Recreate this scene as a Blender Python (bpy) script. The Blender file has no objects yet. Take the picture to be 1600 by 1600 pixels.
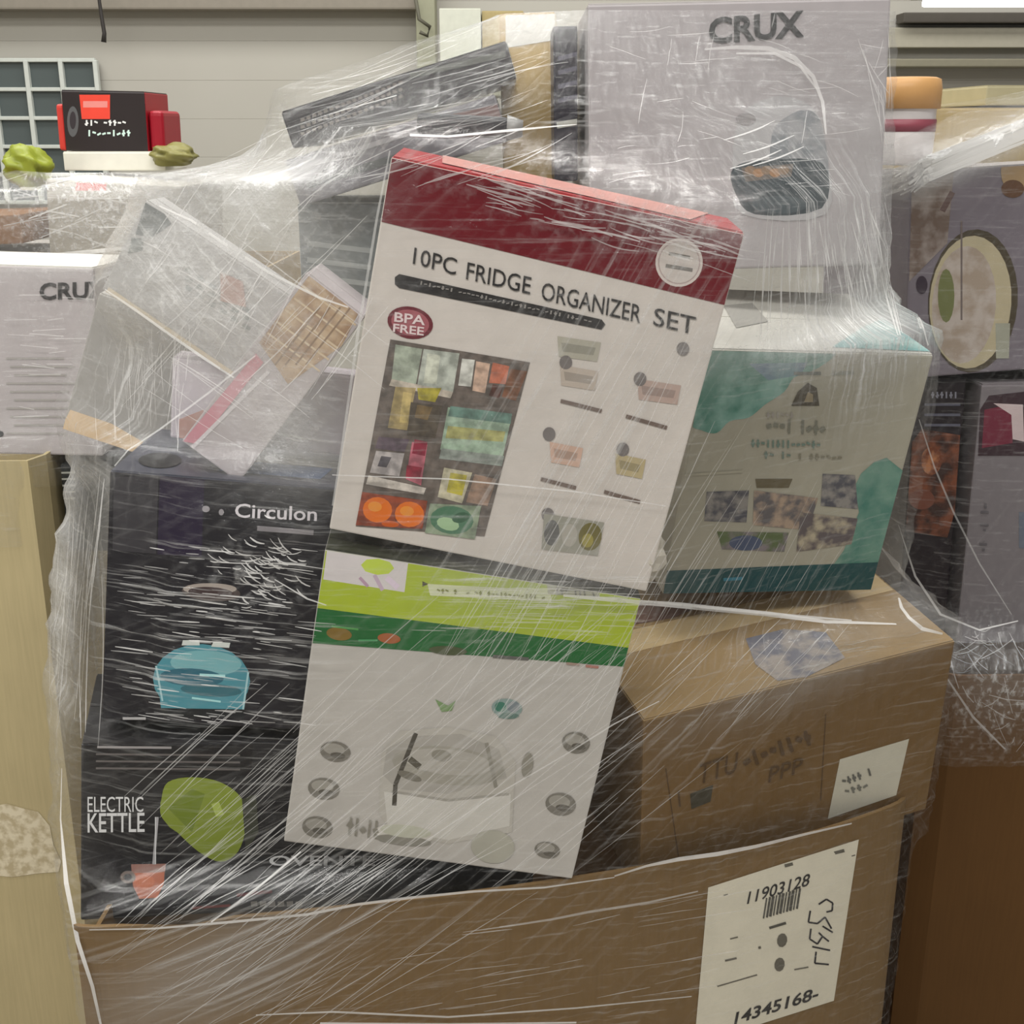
import bpy, bmesh, math, random
import numpy as np
from mathutils import Vector, Matrix, Euler
from mathutils.bvhtree import BVHTree
random.seed(7)
S = bpy.context.scene
COL = S.collection

# ------------------------------------------------------------------ camera
PITCH = math.radians(17.5); FPX = 1900.0; CAM = Vector((0, 0, 1.75))
cd = bpy.data.cameras.new('camera'); cam = bpy.data.objects.new('camera', cd); COL.objects.link(cam)
cam.location = CAM; cam.rotation_euler = (math.radians(90) - PITCH, 0, 0)
cd.sensor_width = 36; cd.lens = FPX / 1600 * 36; cd.clip_start = 0.05; cd.clip_end = 60
S.camera = cam
# ------------------------------------------------------------------ light
S.view_settings.view_transform = 'Standard'; S.view_settings.look = 'None'
S.view_settings.gamma = 1; S.view_settings.use_curve_mapping = False
S.view_settings.exposure = -0.12
S.cycles.transparent_max_bounces = 32
W = bpy.data.worlds.new('warehouse_air'); S.world = W; W.use_nodes = True
W.node_tree.nodes['Background'].inputs[0].default_value = (1.0, 0.985, 0.95, 1)
W.node_tree.nodes['Background'].inputs[1].default_value = 0.31
def area(name, loc, rot, sx, sy, power, col=(1, .98, .94)):
    l = bpy.data.lights.new(name, 'AREA'); l.shape = 'RECTANGLE'; l.size = sx; l.size_y = sy
    l.energy = power; l.color = col
    o = bpy.data.objects.new(name, l); COL.objects.link(o); o.location = loc; o.rotation_euler = [math.radians(a) for a in rot]
    return o
area('ceiling_light_rear', (-1.2, 3.2, 4.3), (0, 0, 0), 5, .6, 130)
area('ceiling_light_middle', (-.6, 1.2, 4.3), (0, 0, 0), 5, .6, 100)
area('ceiling_light_front', (-1.0, -1.2, 4.3), (22, 0, 0), 5, .6, 150)
area('ceiling_light_far', (0, 5.6, 4.0), (20, 0, 0), 7, .6, 110)

# ------------------------------------------------------------------ materials
def lin(c):
    return tuple(((v / 255) / 12.92 if v / 255 <= .04045 else ((v / 255 + .055) / 1.055) ** 2.4) for v in c)
_m = {}
def mat(rgb, rough=.5, k=1.3, grain=.06, scale=30, bump=.0, metal=0, spec=.35):
    key = (rgb, rough, k, grain, scale, bump, metal, spec)
    if key in _m: return _m[key]
    m = bpy.data.materials.new('print_%d_%d_%d' % rgb); m.use_nodes = True
    nt = m.node_tree; b = nt.nodes['Principled BSDF']
    c = [min(.86, v * k) for v in lin(rgb)]
    b.inputs['Roughness'].default_value = rough; b.inputs['Metallic'].default_value = metal
    b.inputs['Specular IOR Level'].default_value = spec
    tc = nt.nodes.new('ShaderNodeTexCoord'); n = nt.nodes.new('ShaderNodeTexNoise'); n.inputs['Scale'].default_value = scale
    n.inputs['Detail'].default_value = 4
    nt.links.new(tc.outputs['Object'], n.inputs['Vector'])
    r = nt.nodes.new('ShaderNodeMix'); r.data_type = 'RGBA'
    r.inputs[6].default_value = [max(0, v * (1 - grain * 1.6)) for v in c] + [1]
    r.inputs[7].default_value = [min(1, v * (1 + grain * 1.6)) for v in c] + [1]
    nt.links.new(n.outputs['Fac'], r.inputs[0]); nt.links.new(r.outputs[2], b.inputs['Base Color'])
    if bump:
        bp = nt.nodes.new('ShaderNodeBump'); bp.inputs['Strength'].default_value = bump; bp.inputs['Distance'].default_value = .004
        nt.links.new(n.outputs['Fac'], bp.inputs['Height']); nt.links.new(bp.outputs[0], b.inputs['Normal'])
    _m[key] = m; return m
def kraft(rgb, k=1.3):
    """cardboard with faint vertical corrugation"""
    key = ('kraft', rgb, k)
    if key in _m: return _m[key]
    m = bpy.data.materials.new('cardboard'); m.use_nodes = True; nt = m.node_tree; b = nt.nodes['Principled BSDF']
    c = [min(.8, v * k) for v in lin(rgb)]; b.inputs['Roughness'].default_value = .75; b.inputs['Specular IOR Level'].default_value = .2
    tc = nt.nodes.new('ShaderNodeTexCoord')
    mp = nt.nodes.new('ShaderNodeMapping'); mp.inputs['Scale'].default_value = (110, 110, 5)
    n = nt.nodes.new('ShaderNodeTexNoise'); n.inputs['Scale'].default_value = 2; n.inputs['Detail'].default_value = 5
    n2 = nt.nodes.new('ShaderNodeTexNoise'); n2.inputs['Scale'].default_value = 6; n2.inputs['Detail'].default_value = 6
    nt.links.new(tc.outputs['Object'], mp.inputs[0]); nt.links.new(mp.outputs[0], n.inputs['Vector']); nt.links.new(tc.outputs['Object'], n2.inputs['Vector'])
    ad = nt.nodes.new('ShaderNodeMath'); ad.operation = 'ADD'; nt.links.new(n.outputs['Fac'], ad.inputs[0]); nt.links.new(n2.outputs['Fac'], ad.inputs[1])
    mr = nt.nodes.new('ShaderNodeMapRange'); mr.inputs[1].default_value = .55; mr.inputs[2].default_value = 1.45
    nt.links.new(ad.outputs[0], mr.inputs[0])
    r = nt.nodes.new('ShaderNodeMix'); r.data_type = 'RGBA'
    r.inputs[6].default_value = [v * .88 for v in c] + [1]; r.inputs[7].default_value = [min(1, v * 1.10) for v in c] + [1]
    nt.links.new(mr.outputs[0], r.inputs[0]); nt.links.new(r.outputs[2], b.inputs['Base Color'])
    _m[key] = m; return m
def blotch(c1, c2, scale=18, k=1.3, thr=(.42, .6), rough=.45):
    """printed picture of mottled colours"""
    key = ('blotch', c1, c2, scale, k, thr)
    if key in _m: return _m[key]
    m = bpy.data.materials.new('printed_mottle'); m.use_nodes = True; nt = m.node_tree; b = nt.nodes['Principled BSDF']
    b.inputs['Roughness'].default_value = rough
    tc = nt.nodes.new('ShaderNodeTexCoord'); n = nt.nodes.new('ShaderNodeTexNoise'); n.inputs['Scale'].default_value = scale; n.inputs['Detail'].default_value = 5
    nt.links.new(tc.outputs['Object'], n.inputs['Vector'])
    mr = nt.nodes.new('ShaderNodeMapRange'); mr.inputs[1].default_value = thr[0]; mr.inputs[2].default_value = thr[1]
    nt.links.new(n.outputs['Fac'], mr.inputs[0])
    r = nt.nodes.new('ShaderNodeMix'); r.data_type = 'RGBA'
    r.inputs[6].default_value = [min(.86, v * k) for v in lin(c1)] + [1]; r.inputs[7].default_value = [min(.86, v * k) for v in lin(c2)] + [1]
    nt.links.new(mr.outputs[0], r.inputs[0]); nt.links.new(r.outputs[2], b.inputs['Base Color'])
    _m[key] = m; return m
GLASS = bpy.data.materials.new('window_glass'); GLASS.use_nodes = True
_b = GLASS.node_tree.nodes['Principled BSDF']; _b.inputs['Base Color'].default_value = (.09, .11, .11, 1); _b.inputs['Roughness'].default_value = .15
LAMP = bpy.data.materials.new('lamp_tube'); LAMP.use_nodes = True
_b = LAMP.node_tree.nodes['Principled BSDF']; _b.inputs['Emission Color'].default_value = (1, .98, .95, 1); _b.inputs['Emission Strength'].default_value = 3

# ------------------------------------------------------------------ helpers
def px_ray(u, v):
    a = (u - 800) / FPX; b = (800 - v) / FPX; s, c = math.sin(PITCH), math.cos(PITCH)
    return Vector((a, b * s + c, b * c - s))
def at(u, v, Y):
    d = px_ray(u, v); return CAM + d * (Y / d.y)
def props(o, label=None, cat=None, group=None, kind=None):
    if label: o['label'] = label
    if cat: o['category'] = cat
    if group: o['group'] = group
    if kind: o['kind'] = kind
    return o
def empty(name, mtx, label, cat, group=None):
    o = bpy.data.objects.new(name, None); COL.objects.link(o); o.empty_display_size = .05
    o.matrix_world = mtx; props(o, label, cat, group); return o
def link_mesh(name, verts, faces, mats, fm=None, parent=None, world=True, smooth=False):
    me = bpy.data.meshes.new(name)
    if world and parent is not None:
        inv = MW[parent.name].inverted(); verts = [inv @ Vector(v) for v in verts]
    me.from_pydata([tuple(v) for v in verts], [], faces)
    for m in mats: me.materials.append(m)
    if fm: me.polygons.foreach_set('material_index', fm)
    if smooth: me.polygons.foreach_set('use_smooth', [True] * len(me.polygons))
    me.update(); o = bpy.data.objects.new(name, me); COL.objects.link(o)
    if parent is not None: o.parent = parent
    return o
MW = {}
def mtx(x, y, z, yaw=0, pitch=0, roll=0):
    return Matrix.Translation((x, y, z)) @ Matrix.Rotation(yaw, 4, 'Z') @ Matrix.Rotation(pitch, 4, 'X') @ Matrix.Rotation(roll, 4, 'Y')
def box_bm(w, d, h, bev=.004, seg=2, lo=(0, 0, 0)):
    bm = bmesh.new(); bmesh.ops.create_cube(bm, size=1)
    for v in bm.verts: v.co = Vector(((v.co.x + .5) * w + lo[0], (v.co.y + .5) * d + lo[1], (v.co.z + .5) * h + lo[2]))
    if bev: bmesh.ops.bevel(bm, geom=bm.edges[:], offset=bev, segments=seg, affect='EDGES', profile=.6)
    return bm
def bm_obj(name, bm, mats, parent=None, smooth=False):
    me = bpy.data.meshes.new(name); bm.to_mesh(me); bm.free()
    for m in (mats if isinstance(mats, (list, tuple)) else [mats]): me.materials.append(m)
    if smooth: me.polygons.foreach_set('use_smooth', [True] * len(me.polygons))
    o = bpy.data.objects.new(name, me); COL.objects.link(o)
    if parent is not None: o.parent = parent
    return o
class Carton:
    """a closed carton: tilted box body, top flaps with tape seam; print is laid on its faces"""
    def __init__(s, name, label, cat, p, m, mtop=None, mside=None, group=None, flaps=True, bev=.003, tape=None, body='carton_body', dent=0):
        s.p = p; x, y, z, yaw, pi, ro, w, d, h = p
        s.M = mtx(x, y, z, yaw, pi, ro); s.w, s.d, s.h = w, d, h
        s.root = empty(name, s.M, label, cat, group); MW[s.root.name] = s.M; s.name = s.root.name
        bm = box_bm(w, d, h, bev)
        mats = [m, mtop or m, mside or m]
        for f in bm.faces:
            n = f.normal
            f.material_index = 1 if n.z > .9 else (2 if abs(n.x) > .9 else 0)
        s.body = bm_obj(body, bm, mats, s.root)
        if flaps:
            # two thin top flaps meeting at a seam, with a strip of tape
            bm = bmesh.new(); t = .0016
            for a, b in ((.002, d / 2 - .0012), (d / 2 + .0012, d - .002)):
                b2 = box_bm(w - .004, b - a, t, 0, lo=(.002, a, h)); me = bpy.data.meshes.new('t'); b2.to_mesh(me); b2.free(); bm.from_mesh(me); bpy.data.meshes.remove(me)
            bm_obj('top_flap', bm, mtop or m, s.root)
            if tape:
                bm_obj('tape_strip', box_bm(w * .98, .05, .0006, 0, lo=(w * .01, d / 2 - .025, h + .0017)), tape, s.root)
        s.lift = .0006; s.n = 0; s.polys = []
    def hit(s, u, v, face='front', lift=0):
        inv = s.M.inverted(); o = inv @ CAM; d = inv.to_3x3() @ px_ray(u, v)
        if face == 'front': t = (0 - o.y) / d.y; p = o + d * t; return s.M @ Vector((min(max(p.x, .001), s.w - .001), -lift, min(max(p.z, .001), s.h - .001)))
        if face == 'top': t = (s.h - o.z) / d.z; p = o + d * t; return s.M @ Vector((min(max(p.x, .001), s.w - .001), min(max(p.y, .001), s.d - .001), s.h + .002 + lift))
        if face == 'left': t = (0 - o.x) / d.x; p = o + d * t; return s.M @ Vector((-lift, min(max(p.y, .001), s.d - .001), min(max(p.z, .001), s.h - .001)))
    def art(s, name, items, face='front', base=0, label=None):
        """items: (points, material); later ones lie above earlier ones. All one printed mesh."""
        P = [(s.lift + (base + i) * .00002, pts, m) for i, (pts, m) in enumerate(items)]
        bb = [(min(p[0] for p in q[1]), min(p[1] for p in q[1]), max(p[0] for p in q[1]), max(p[1] for p in q[1])) for q in P]
        grp = list(range(len(P)))                       # prints that stand well apart become parts of their own
        for i in range(len(P)):
            for j in range(i):
                a, b = bb[i], bb[j]; g = math.hypot(max(0, a[0] - b[2], b[0] - a[2]), max(0, a[1] - b[3], b[1] - a[3]))
                if g <= max(20, .4 * max(a[2] - a[0], a[3] - a[1], b[2] - b[0], b[3] - b[1])):
                    x, y = grp[i], grp[j]; grp = [y if t == x else t for t in grp]
        for gid in dict.fromkeys(grp):
            V, F, fm, mats = [], [], [], []
            for (l, pts, m), t in zip(P, grp):
                if t != gid: continue
                k = len(V); V += [s.hit(u, v, face, l) for u, v in pts]; F.append(list(range(k, k + len(pts)))[::-1])
                if m not in mats: mats.append(m)
                fm.append(mats.index(m))
            o = link_mesh(name, V, F, mats, fm, s.root)
            if label: o['label'] = label
        return o
    def text(s, st, bl, br, up, m, name='lettering', face='front', base=40, bold=0.0, label=None):
        quad = (bl, br, (br[0] + up[0], br[1] + up[1]), (bl[0] + up[0], bl[1] + up[1]))
        return text_on(lambda u, v: s.hit(u, v, face, s.lift + base * .00002), st, quad, m, s.root, name, bold, label)
def text_mesh(st, bold):
    c = bpy.data.curves.new('t', 'FONT'); c.body = st; c.resolution_u = 3; c.offset = bold
    o = bpy.data.objects.new('t', c); COL.objects.link(o); dg = bpy.context.evaluated_depsgraph_get()
    me = bpy.data.meshes.new_from_object(o.evaluated_get(dg)); bpy.data.objects.remove(o); bpy.data.curves.remove(c)
    V = [v.co.copy() for v in me.vertices]; F = [list(p.vertices) for p in me.polygons]; bpy.data.meshes.remove(me)
    return V, F
def text_on(hit, st, quad, m, parent, name, bold=0, label=None):
    V, F = text_mesh(st, bold)
    x0 = min(v.x for v in V); x1 = max(v.x for v in V); y0 = min(v.y for v in V); y1 = max(v.y for v in V)
    out = []
    for v in V:
        a = (v.x - x0) / (x1 - x0); b = (v.y - y0) / (y1 - y0)
        u = [(quad[0][i] * (1 - a) + quad[1][i] * a) * (1 - b) + (quad[3][i] * (1 - a) + quad[2][i] * a) * b for i in (0, 1)]
        out.append(hit(*u))
    o = link_mesh(name, out, F, [m], None, parent)
    if label: o['label'] = label
    return o
def ell(cx, cy, rx, ry, ang=0, n=20, a0=0, a1=360):
    c, s_ = math.cos(math.radians(ang)), math.sin(math.radians(ang)); r = []
    full = a1 - a0 >= 360
    for i in range(n if full else n + 1):
        t = math.radians(a0 + (a1 - a0) * i / n); x, y = rx * math.cos(t), ry * math.sin(t)
        r.append((cx + x * c - y * s_, cy + x * s_ + y * c))
    return r
def smooth(pts, n=4):
    out = []; N = len(pts)
    for i in range(N):
        p0, p1, p2, p3 = pts[i - 1], pts[i], pts[(i + 1) % N], pts[(i + 2) % N]
        for k in range(n):
            t = k / n; out.append(tuple(.5 * (2 * p1[j] + (p2[j] - p0[j]) * t + (2 * p0[j] - 5 * p1[j] + 4 * p2[j] - p3[j]) * t * t + (3 * p1[j] - p0[j] - 3 * p2[j] + p3[j]) * t ** 3) for j in (0, 1)))
    return out
def bar(x0, y0, x1, y1, t):
    d = math.hypot(x1 - x0, y1 - y0); nx, ny = -(y1 - y0) / d * t / 2, (x1 - x0) / d * t / 2
    return [(x0 + nx, y0 + ny), (x1 + nx, y1 + ny), (x1 - nx, y1 - ny), (x0 - nx, y0 - ny)]

def marks(c, x0, y0, x1, y1, h, m, n, name='text_print', face='front', base=46, seed=0):
    """small print too blurred to read: short upright and flat dashes along a line"""
    rr = random.Random(seed + int(x0 * 7 + y0)); it = []; L = math.hypot(x1 - x0, y1 - y0); dx, dy = (x1 - x0) / L, (y1 - y0) / L
    for i in range(n):
        if rr.random() < .12: continue
        t = (i + .5) / n * L; cx, cy = x0 + dx * t, y0 + dy * t; w = L / n * .36; k = rr.random()
        nx, ny = -dy, dx
        if k < .55: it.append((bar(cx - nx * h / 2, cy - ny * h / 2, cx + nx * h / 2 * rr.uniform(.5, 1), cy + ny * h / 2, w), m))
        if k > .3: it.append((bar(cx - dx * w, cy - h * .3 * rr.uniform(-1, 1), cx + dx * w, cy + dy * w, h * .3), m))
    return c.art(name, it, face, base)
R = math.radians
# print colours
WHITE = mat((205, 200, 194), .45); GREY = mat((178, 173, 172), .45); INK = mat((38, 36, 36), .5)
DIM = mat((110, 106, 100), .5); PALE = mat((150, 145, 138), .5)
LWHITE = mat((225, 222, 218), .45)

# ------------------------------------------------------------------ room
def slab(name, lo, hi, m, bev=0):
    bm = box_bm(hi[0] - lo[0], hi[1] - lo[1], hi[2] - lo[2], bev, lo=lo)
    return props(bm_obj(name, bm, m), kind='structure')
slab('floor', (-5, -2.5, -.1), (6, 7.2, 0), mat((140, 135, 126), .5, grain=.1, scale=3))
wallm = mat((176, 173, 164), .8, 1.02, grain=.02, scale=2)
slab('wall_left', (-5.1, -2.5, 0), (-5.0, 7.1, 3.6), wallm)
# back wall of shallow horizontal siding boards
bm = bmesh.new(); z = 0.0
while z < 3.6:
    b2 = box_bm(11, .12, .1995, .0012, 1, lo=(-5, 7.0, z)); me = bpy.data.meshes.new('t'); b2.to_mesh(me); b2.free(); bm.from_mesh(me); bpy.data.meshes.remove(me); z += .2
props(bm_obj('wall_back', bm, wallm), kind='structure')
slab('trim_1', (-5, 6.86, 2.345), (-.42, 7.0, 2.75), mat((120, 114, 104), .7), .01)      # darker header beam
slab('trim_2', (-.50, 6.8, 0), (-.40, 6.995, 3.4), mat((132, 132, 112), .6), .008)       # column
beam = mat((150, 146, 132), .6)
slab('trim_3', (2.05, 6.85, 2.28), (6, 6.99, 2.33), mat((70, 66, 60), .6), .006)
slab('trim_4', (1.9, 6.9, 2.16), (6, 6.99, 2.26), beam, .006)
slab('trim_5', (1.9, 6.8, 2.06), (6, 6.99, 2.10), mat((118, 114, 98), .6), .006)
# window 1: grid of panes
wf = mat((178, 182, 176), .5)
x0, x1, z0, z1 = -3.35, -2.235, 1.36, 2.10
bm = bmesh.new()
def addbox(bm, lo, hi, bev=.003):
    b2 = box_bm(hi[0] - lo[0], hi[1] - lo[1], hi[2] - lo[2], bev, 1, lo=lo); me = bpy.data.meshes.new('t'); b2.to_mesh(me); b2.free(); bm.from_mesh(me); bpy.data.meshes.remove(me)
win = bpy.data.objects.new('window_1', None); COL.objects.link(win); win.location = (x0, 6.98, z0); win['kind'] = 'structure'
MW['window_1'] = Matrix.Translation((x0, 6.98, z0))
addbox(bm, (0, -.02, 0), (x1 - x0, .0, z1 - z0), 0); bm_obj('pane', bm, GLASS, win)
bm = bmesh.new(); nx, nz = 6, 5
for i in range(nx + 1):
    xx = (x1 - x0) * i / nx; addbox(bm, (xx - .012, -.05, 0), (xx + .012, -.015, z1 - z0))
for j in range(nz + 1):
    zz = (z1 - z0) * j / nz; addbox(bm, (0, -.045, zz - .01), (x1 - x0, -.015, zz + .01))
bm_obj('window_frame', bm, wf, win)
# hanging cable by the window
def tube(name, pts, r, m, parent=None, seg=8, world=True):
    V, F = [], []
    pts = [Vector(p) for p in pts]
    for i, p in enumerate(pts):
        d = (pts[min(i + 1, len(pts) - 1)] - pts[max(i - 1, 0)]).normalized()
        a = d.orthogonal().normalized() if abs(d.z) > .9 else d.cross(Vector((0, 0, 1))).normalized(); b = d.cross(a)
        rr = r[i] if isinstance(r, (list, tuple)) else r
        V += [p + (a * math.cos(2 * math.pi * k / seg) + b * math.sin(2 * math.pi * k / seg)) * rr for k in range(seg)]
    for i in range(len(pts) - 1):
        for k in range(seg): F.append([i * seg + k, i * seg + (k + 1) % seg, (i + 1) * seg + (k + 1) % seg, (i + 1) * seg + k])
    F.append(list(range(seg))[::-1]); F.append([len(V) - seg + k for k in range(seg)])
    return link_mesh(name, V, F, [m], None, parent, world, True)
c0 = [at(155, -60, 6.7), at(155, 0, 6.7), at(159, 28, 6.7), at(163, 52, 6.7), at(162, 66, 6.7)]
o = tube('hanging_cable', c0, [.009, .009, .01, .011, .014], mat((45, 42, 40), .5)); props(o, 'dark cable hanging down the pale wall above the gridded window', 'cable')
o = tube('wall_hook', [at(648, -10, 6.75), at(655, 30, 6.75), at(672, 42, 6.75), at(668, 56, 6.75), at(656, 50, 6.75)], .010, mat((80, 78, 66), .6)); props(o, 'small dark hook-shaped bracket on the wall beside the column', 'bracket')
# fluorescent batten, top right
fx = empty('fluorescent_light', Matrix.Translation((1.95, 6.3, 2.315)), 'long white fluorescent batten light near the ceiling at the top right corner', 'light')
MW[fx.name] = Matrix.Translation((1.95, 6.3, 2.315))
bm_obj('lamp_housing', box_bm(2.6, .16, .05, .01, lo=(0, 0, .035)), mat((190, 190, 188), .4), fx)
bm_obj('lamp_tube', box_bm(2.5, .07, .035, .012, lo=(.05, .045, 0)), LAMP, fx)

# ------------------------------------------------------------------ pallet boxes (gaylords)
def catmull(P, n=6):
    out = []
    for i in range(len(P) - 1):
        p0 = P[max(i - 1, 0)]; p1 = P[i]; p2 = P[i + 1]; p3 = P[min(i + 2, len(P) - 1)]
        for k in range(n):
            t = k / n
            out.append(tuple(.5 * ((2 * p1[j]) + (-p0[j] + p2[j]) * t + (2 * p0[j] - 5 * p1[j] + 4 * p2[j] - p3[j]) * t * t + (-p0[j] + 3 * p1[j] - 3 * p2[j] + p3[j]) * t ** 3) for j in (0, 1)))
    out.append(P[-1]); return out
def gaylord(label, foot, h, m, rim=0.006, wob=None, group=None):
    cx = sum(p[0] for p in foot) / len(foot); cy = sum(p[1] for p in foot) / len(foot)
    M = Matrix.Translation((cx, cy, 0)); root = empty('pallet_box', M, label, 'pallet box', group); MW[root.name] = M
    inner = []
    N = len(foot)
    for i in range(N):
        a = Vector(foot[i - 1]); b = Vector(foot[i]); c = Vector(foot[(i + 1) % N])
        n1 = Vector((-(b - a).y, (b - a).x)).normalized(); n2 = Vector((-(c - b).y, (c - b).x)).normalized(); n = (n1 + n2)
        n = n / max(.3, n.dot(n1)) if n.length > 0 else n1
        inner.append((b.x + n.x * rim, b.y + n.y * rim))
    V = []; zs = [0, h * .3, h * .6, h * .85, h]
    for z in zs: V += [(x, y, z + (wob(x, y) if z == h and wob else 0)) for x, y in foot]
    for z in (h, .02): V += [(x, y, z + (wob(x, y) if z == h and wob else 0)) for x, y in inner]
    F = []
    for L in range(len(zs) + 1):
        for i in range(N): j = (i + 1) % N; F.append([L * N + i, L * N + j, (L + 1) * N + j, (L + 1) * N + i])
    F.append([i for i in range(N)][::-1]); F.append([(len(zs) + 1) * N + i for i in range(N)])
    o = link_mesh('box_wall', V, F, [m], None, root)
    return root, o, V, F
front = catmull([(-.545, 1.32), (-.522, 1.29), (-.25, 1.325), (.042, 1.384), (.356, 1.474), (.56, 1.575), (.592, 1.62)], 6)
foot = front + [(.63, 2.0), (.62, 2.30), (.30, 2.36), (-.40, 2.30), (-.53, 2.18), (-.555, 1.8)]
main_root, main_wall, MV, MF = gaylord('large brown cardboard pallet box holding the wrapped heap of product cartons', foot, .80, kraft((108, 86, 56)), wob=lambda x, y: -.085 * min(1, max(0, (y - 1.30) / .04)) if x < -.4 else 0)
main_bvh = BVHTree.FromPolygons([Vector(v) for v in MV], MF)
def on_main(u, v, lift=.001):
    d = px_ray(u, v).normalized(); loc, n, i, dist = main_bvh.ray_cast(CAM, d)
    if loc is None: loc = at(u, v, 1.6); n = Vector((0, -1, 0))
    if n.dot(d) > 0: n = -n
    return loc + n * lift
def decal(name, quad, m, hitf, parent, nx=8, ny=6):
    V = []; F = []
    for j in range(ny + 1):
        for i in range(nx + 1):
            a, b = i / nx, j / ny
            V.append(hitf(*[(quad[0][k] * (1 - a) + quad[1][k] * a) * (1 - b) + (quad[3][k] * (1 - a) + quad[2][k] * a) * b for k in (0, 1)]))
    for j in range(ny):
        for i in range(nx): k = j * (nx + 1) + i; F.append([k, k + nx + 1, k + nx + 2, k + 1])
    return link_mesh(name, V, F, [m], None, parent)
h1 = lambda u, v: on_main(u, v, .0012); h2 = lambda u, v: on_main(u, v, .0018)
lab = mat((196, 190, 172), .6)
lb = decal('shipping_label', [(1106, 1386), (1341, 1311), (1302, 1563), (1084, 1632)], lab, h1, main_root, 10, 6)
lb['label'] = 'large white shipping label with printed numbers and a handwritten note'
def sub(o, parent):   # make o a sub-part of parent part (both live in the thing's space)
    o.parent = parent; return o
def ltext(st, bl, br, up, m=INK, bold=0, name='lettering'):
    q = (bl, br, (br[0] + up[0], br[1] + up[1]), (bl[0] + up[0], bl[1] + up[1]))
    return sub(text_on(h2, st, q, m, main_root, name, bold), lb)
ltext('11903128', (1166, 1412), (1262, 1383), (4, -20), bold=.01)
ltext('14345168-', (1146, 1600), (1276, 1560), (4, -20), bold=.02)
V = []; 
def strokes(items, hitf, parent, m, name):
    V, F = [], []
    for it in items:
        k = len(V); V += [hitf(*p) for p in it]; F.append(list(range(k, k + len(it)))[::-1])
    return link_mesh(name, V, F, [m], None, parent)
bc = [bar(1192 + i * 5.2, 1434 - i * 1.5, 1197 + i * 5.2, 1402 - i * 1.5, 2.2 + (i * 7 % 3)) for i in range(11)]
sub(strokes(bc + [bar(1201, 1449, 1227, 1441, 4)], h2, main_root, mat((70, 68, 62), .5), 'barcode'), lb)
sub(strokes([bar(1130, 1398, 1335, 1335, 1.6), bar(1225, 1352, 1318, 1328, 5), bar(1120, 1540, 1182, 1522, 2), bar(1240, 1514, 1262, 1510, 2), bar(1132, 1500, 1150, 1496, 3),
             ell(1221, 1468, 8, 11, 10, 10), ell(1217, 1506, 8, 11, 10, 10), bar(1184, 1480, 1188, 1479, 4), bar(1140, 1466, 1152, 1463, 2)], h2, main_root, mat((88, 84, 74), .5), 'text_print'), lb)
hand = []
def poly_line(pts, t=2.6): return [bar(*pts[i], *pts[i + 1], t) for i in range(len(pts) - 1)]
hand += poly_line([(1278, 1412), (1290, 1404), (1300, 1410), (1299, 1422), (1290, 1424)])
hand += poly_line([(1265, 1422), (1262, 1440), (1276, 1442), (1288, 1432), (1298, 1450)])
hand += poly_line([(1284, 1446), (1300, 1456)]) + poly_line([(1266, 1450), (1264, 1466), (1276, 1474), (1284, 1462), (1278, 1456)])
hand += poly_line([(1268, 1478), (1296, 1484)]) + poly_line([(1274, 1486), (1272, 1504), (1294, 1506)]) + poly_line([(1284, 1462), (1294, 1470)])
sub(strokes(hand, h2, main_root, mat((30, 28, 34), .5), 'handwriting'), lb)

# neighbouring pallet boxes
K2 = kraft((178, 164, 126), 1.15)
g2, g2w, _, _ = gaylord('pale tan cardboard pallet box with a torn white label, left of the main pallet', [(-1.85, 1.80), (-1.2, 1.865), (-.775, 1.88), (-.76, 1.92), (-.77, 2.3), (-.84, 2.62), (-1.85, 2.6)], 1.243, K2)
g3, g3w, _, _ = gaylord('dark brown cardboard pallet box on the right, in shadow behind the main pallet', [(.70, 1.86), (.74, 1.84), (1.2, 1.85), (1.7, 1.88), (1.75, 2.6), (1.7, 2.9), (.76, 2.9), (.70, 2.4)], .885, kraft((86, 60, 32)))  # g3 board colour darkened to carry the shade from its neighbours
g4, g4w, _, _ = gaylord('cardboard pallet box far behind under the cluttered wrapped heap', [(-1.95, 2.62), (-1.2, 2.66), (-.62, 2.66), (-.60, 3.5), (-1.95, 3.5)], 1.42, kraft((150, 132, 100)))
# torn label and tape on the tan box
def plane_hit(Y, dy=0):
    return lambda u, v: at(u, v, Y)
g2b = BVHTree.FromPolygons([Vector(v) for v in _ ] if False else [MW[g2.name] @ v.co for v in g2w.data.vertices], [list(p.vertices) for p in g2w.data.polygons])
def on_g2(u, v, lift=.0012):
    d = px_ray(u, v).normalized(); loc, n, i, dist = g2b.ray_cast(CAM, d)
    if loc is None: loc = at(u, v, 1.87); n = Vector((0, -1, 0))
    if n.dot(d) > 0: n = -n
    return loc + n * lift
tl = strokes([[(-20, 1262), (10, 1255), (34, 1262), (60, 1268), (78, 1290), (84, 1320), (96, 1345), (92, 1362), (60, 1364), (20, 1370), (-20, 1366)]], on_g2, g2, blotch((200, 190, 165), (168, 155, 125), 60), 'torn_label'); tl['label'] = 'torn remains of a white paper label'
# ------------------------------------------------------------------ main pallet: cartons
T = {}
BLACKM = mat((24, 22, 28), .32, 1.2); BLACK2 = mat((36, 35, 37), .35, 1.2)
WG = mat((176, 171, 166), .45)

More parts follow.
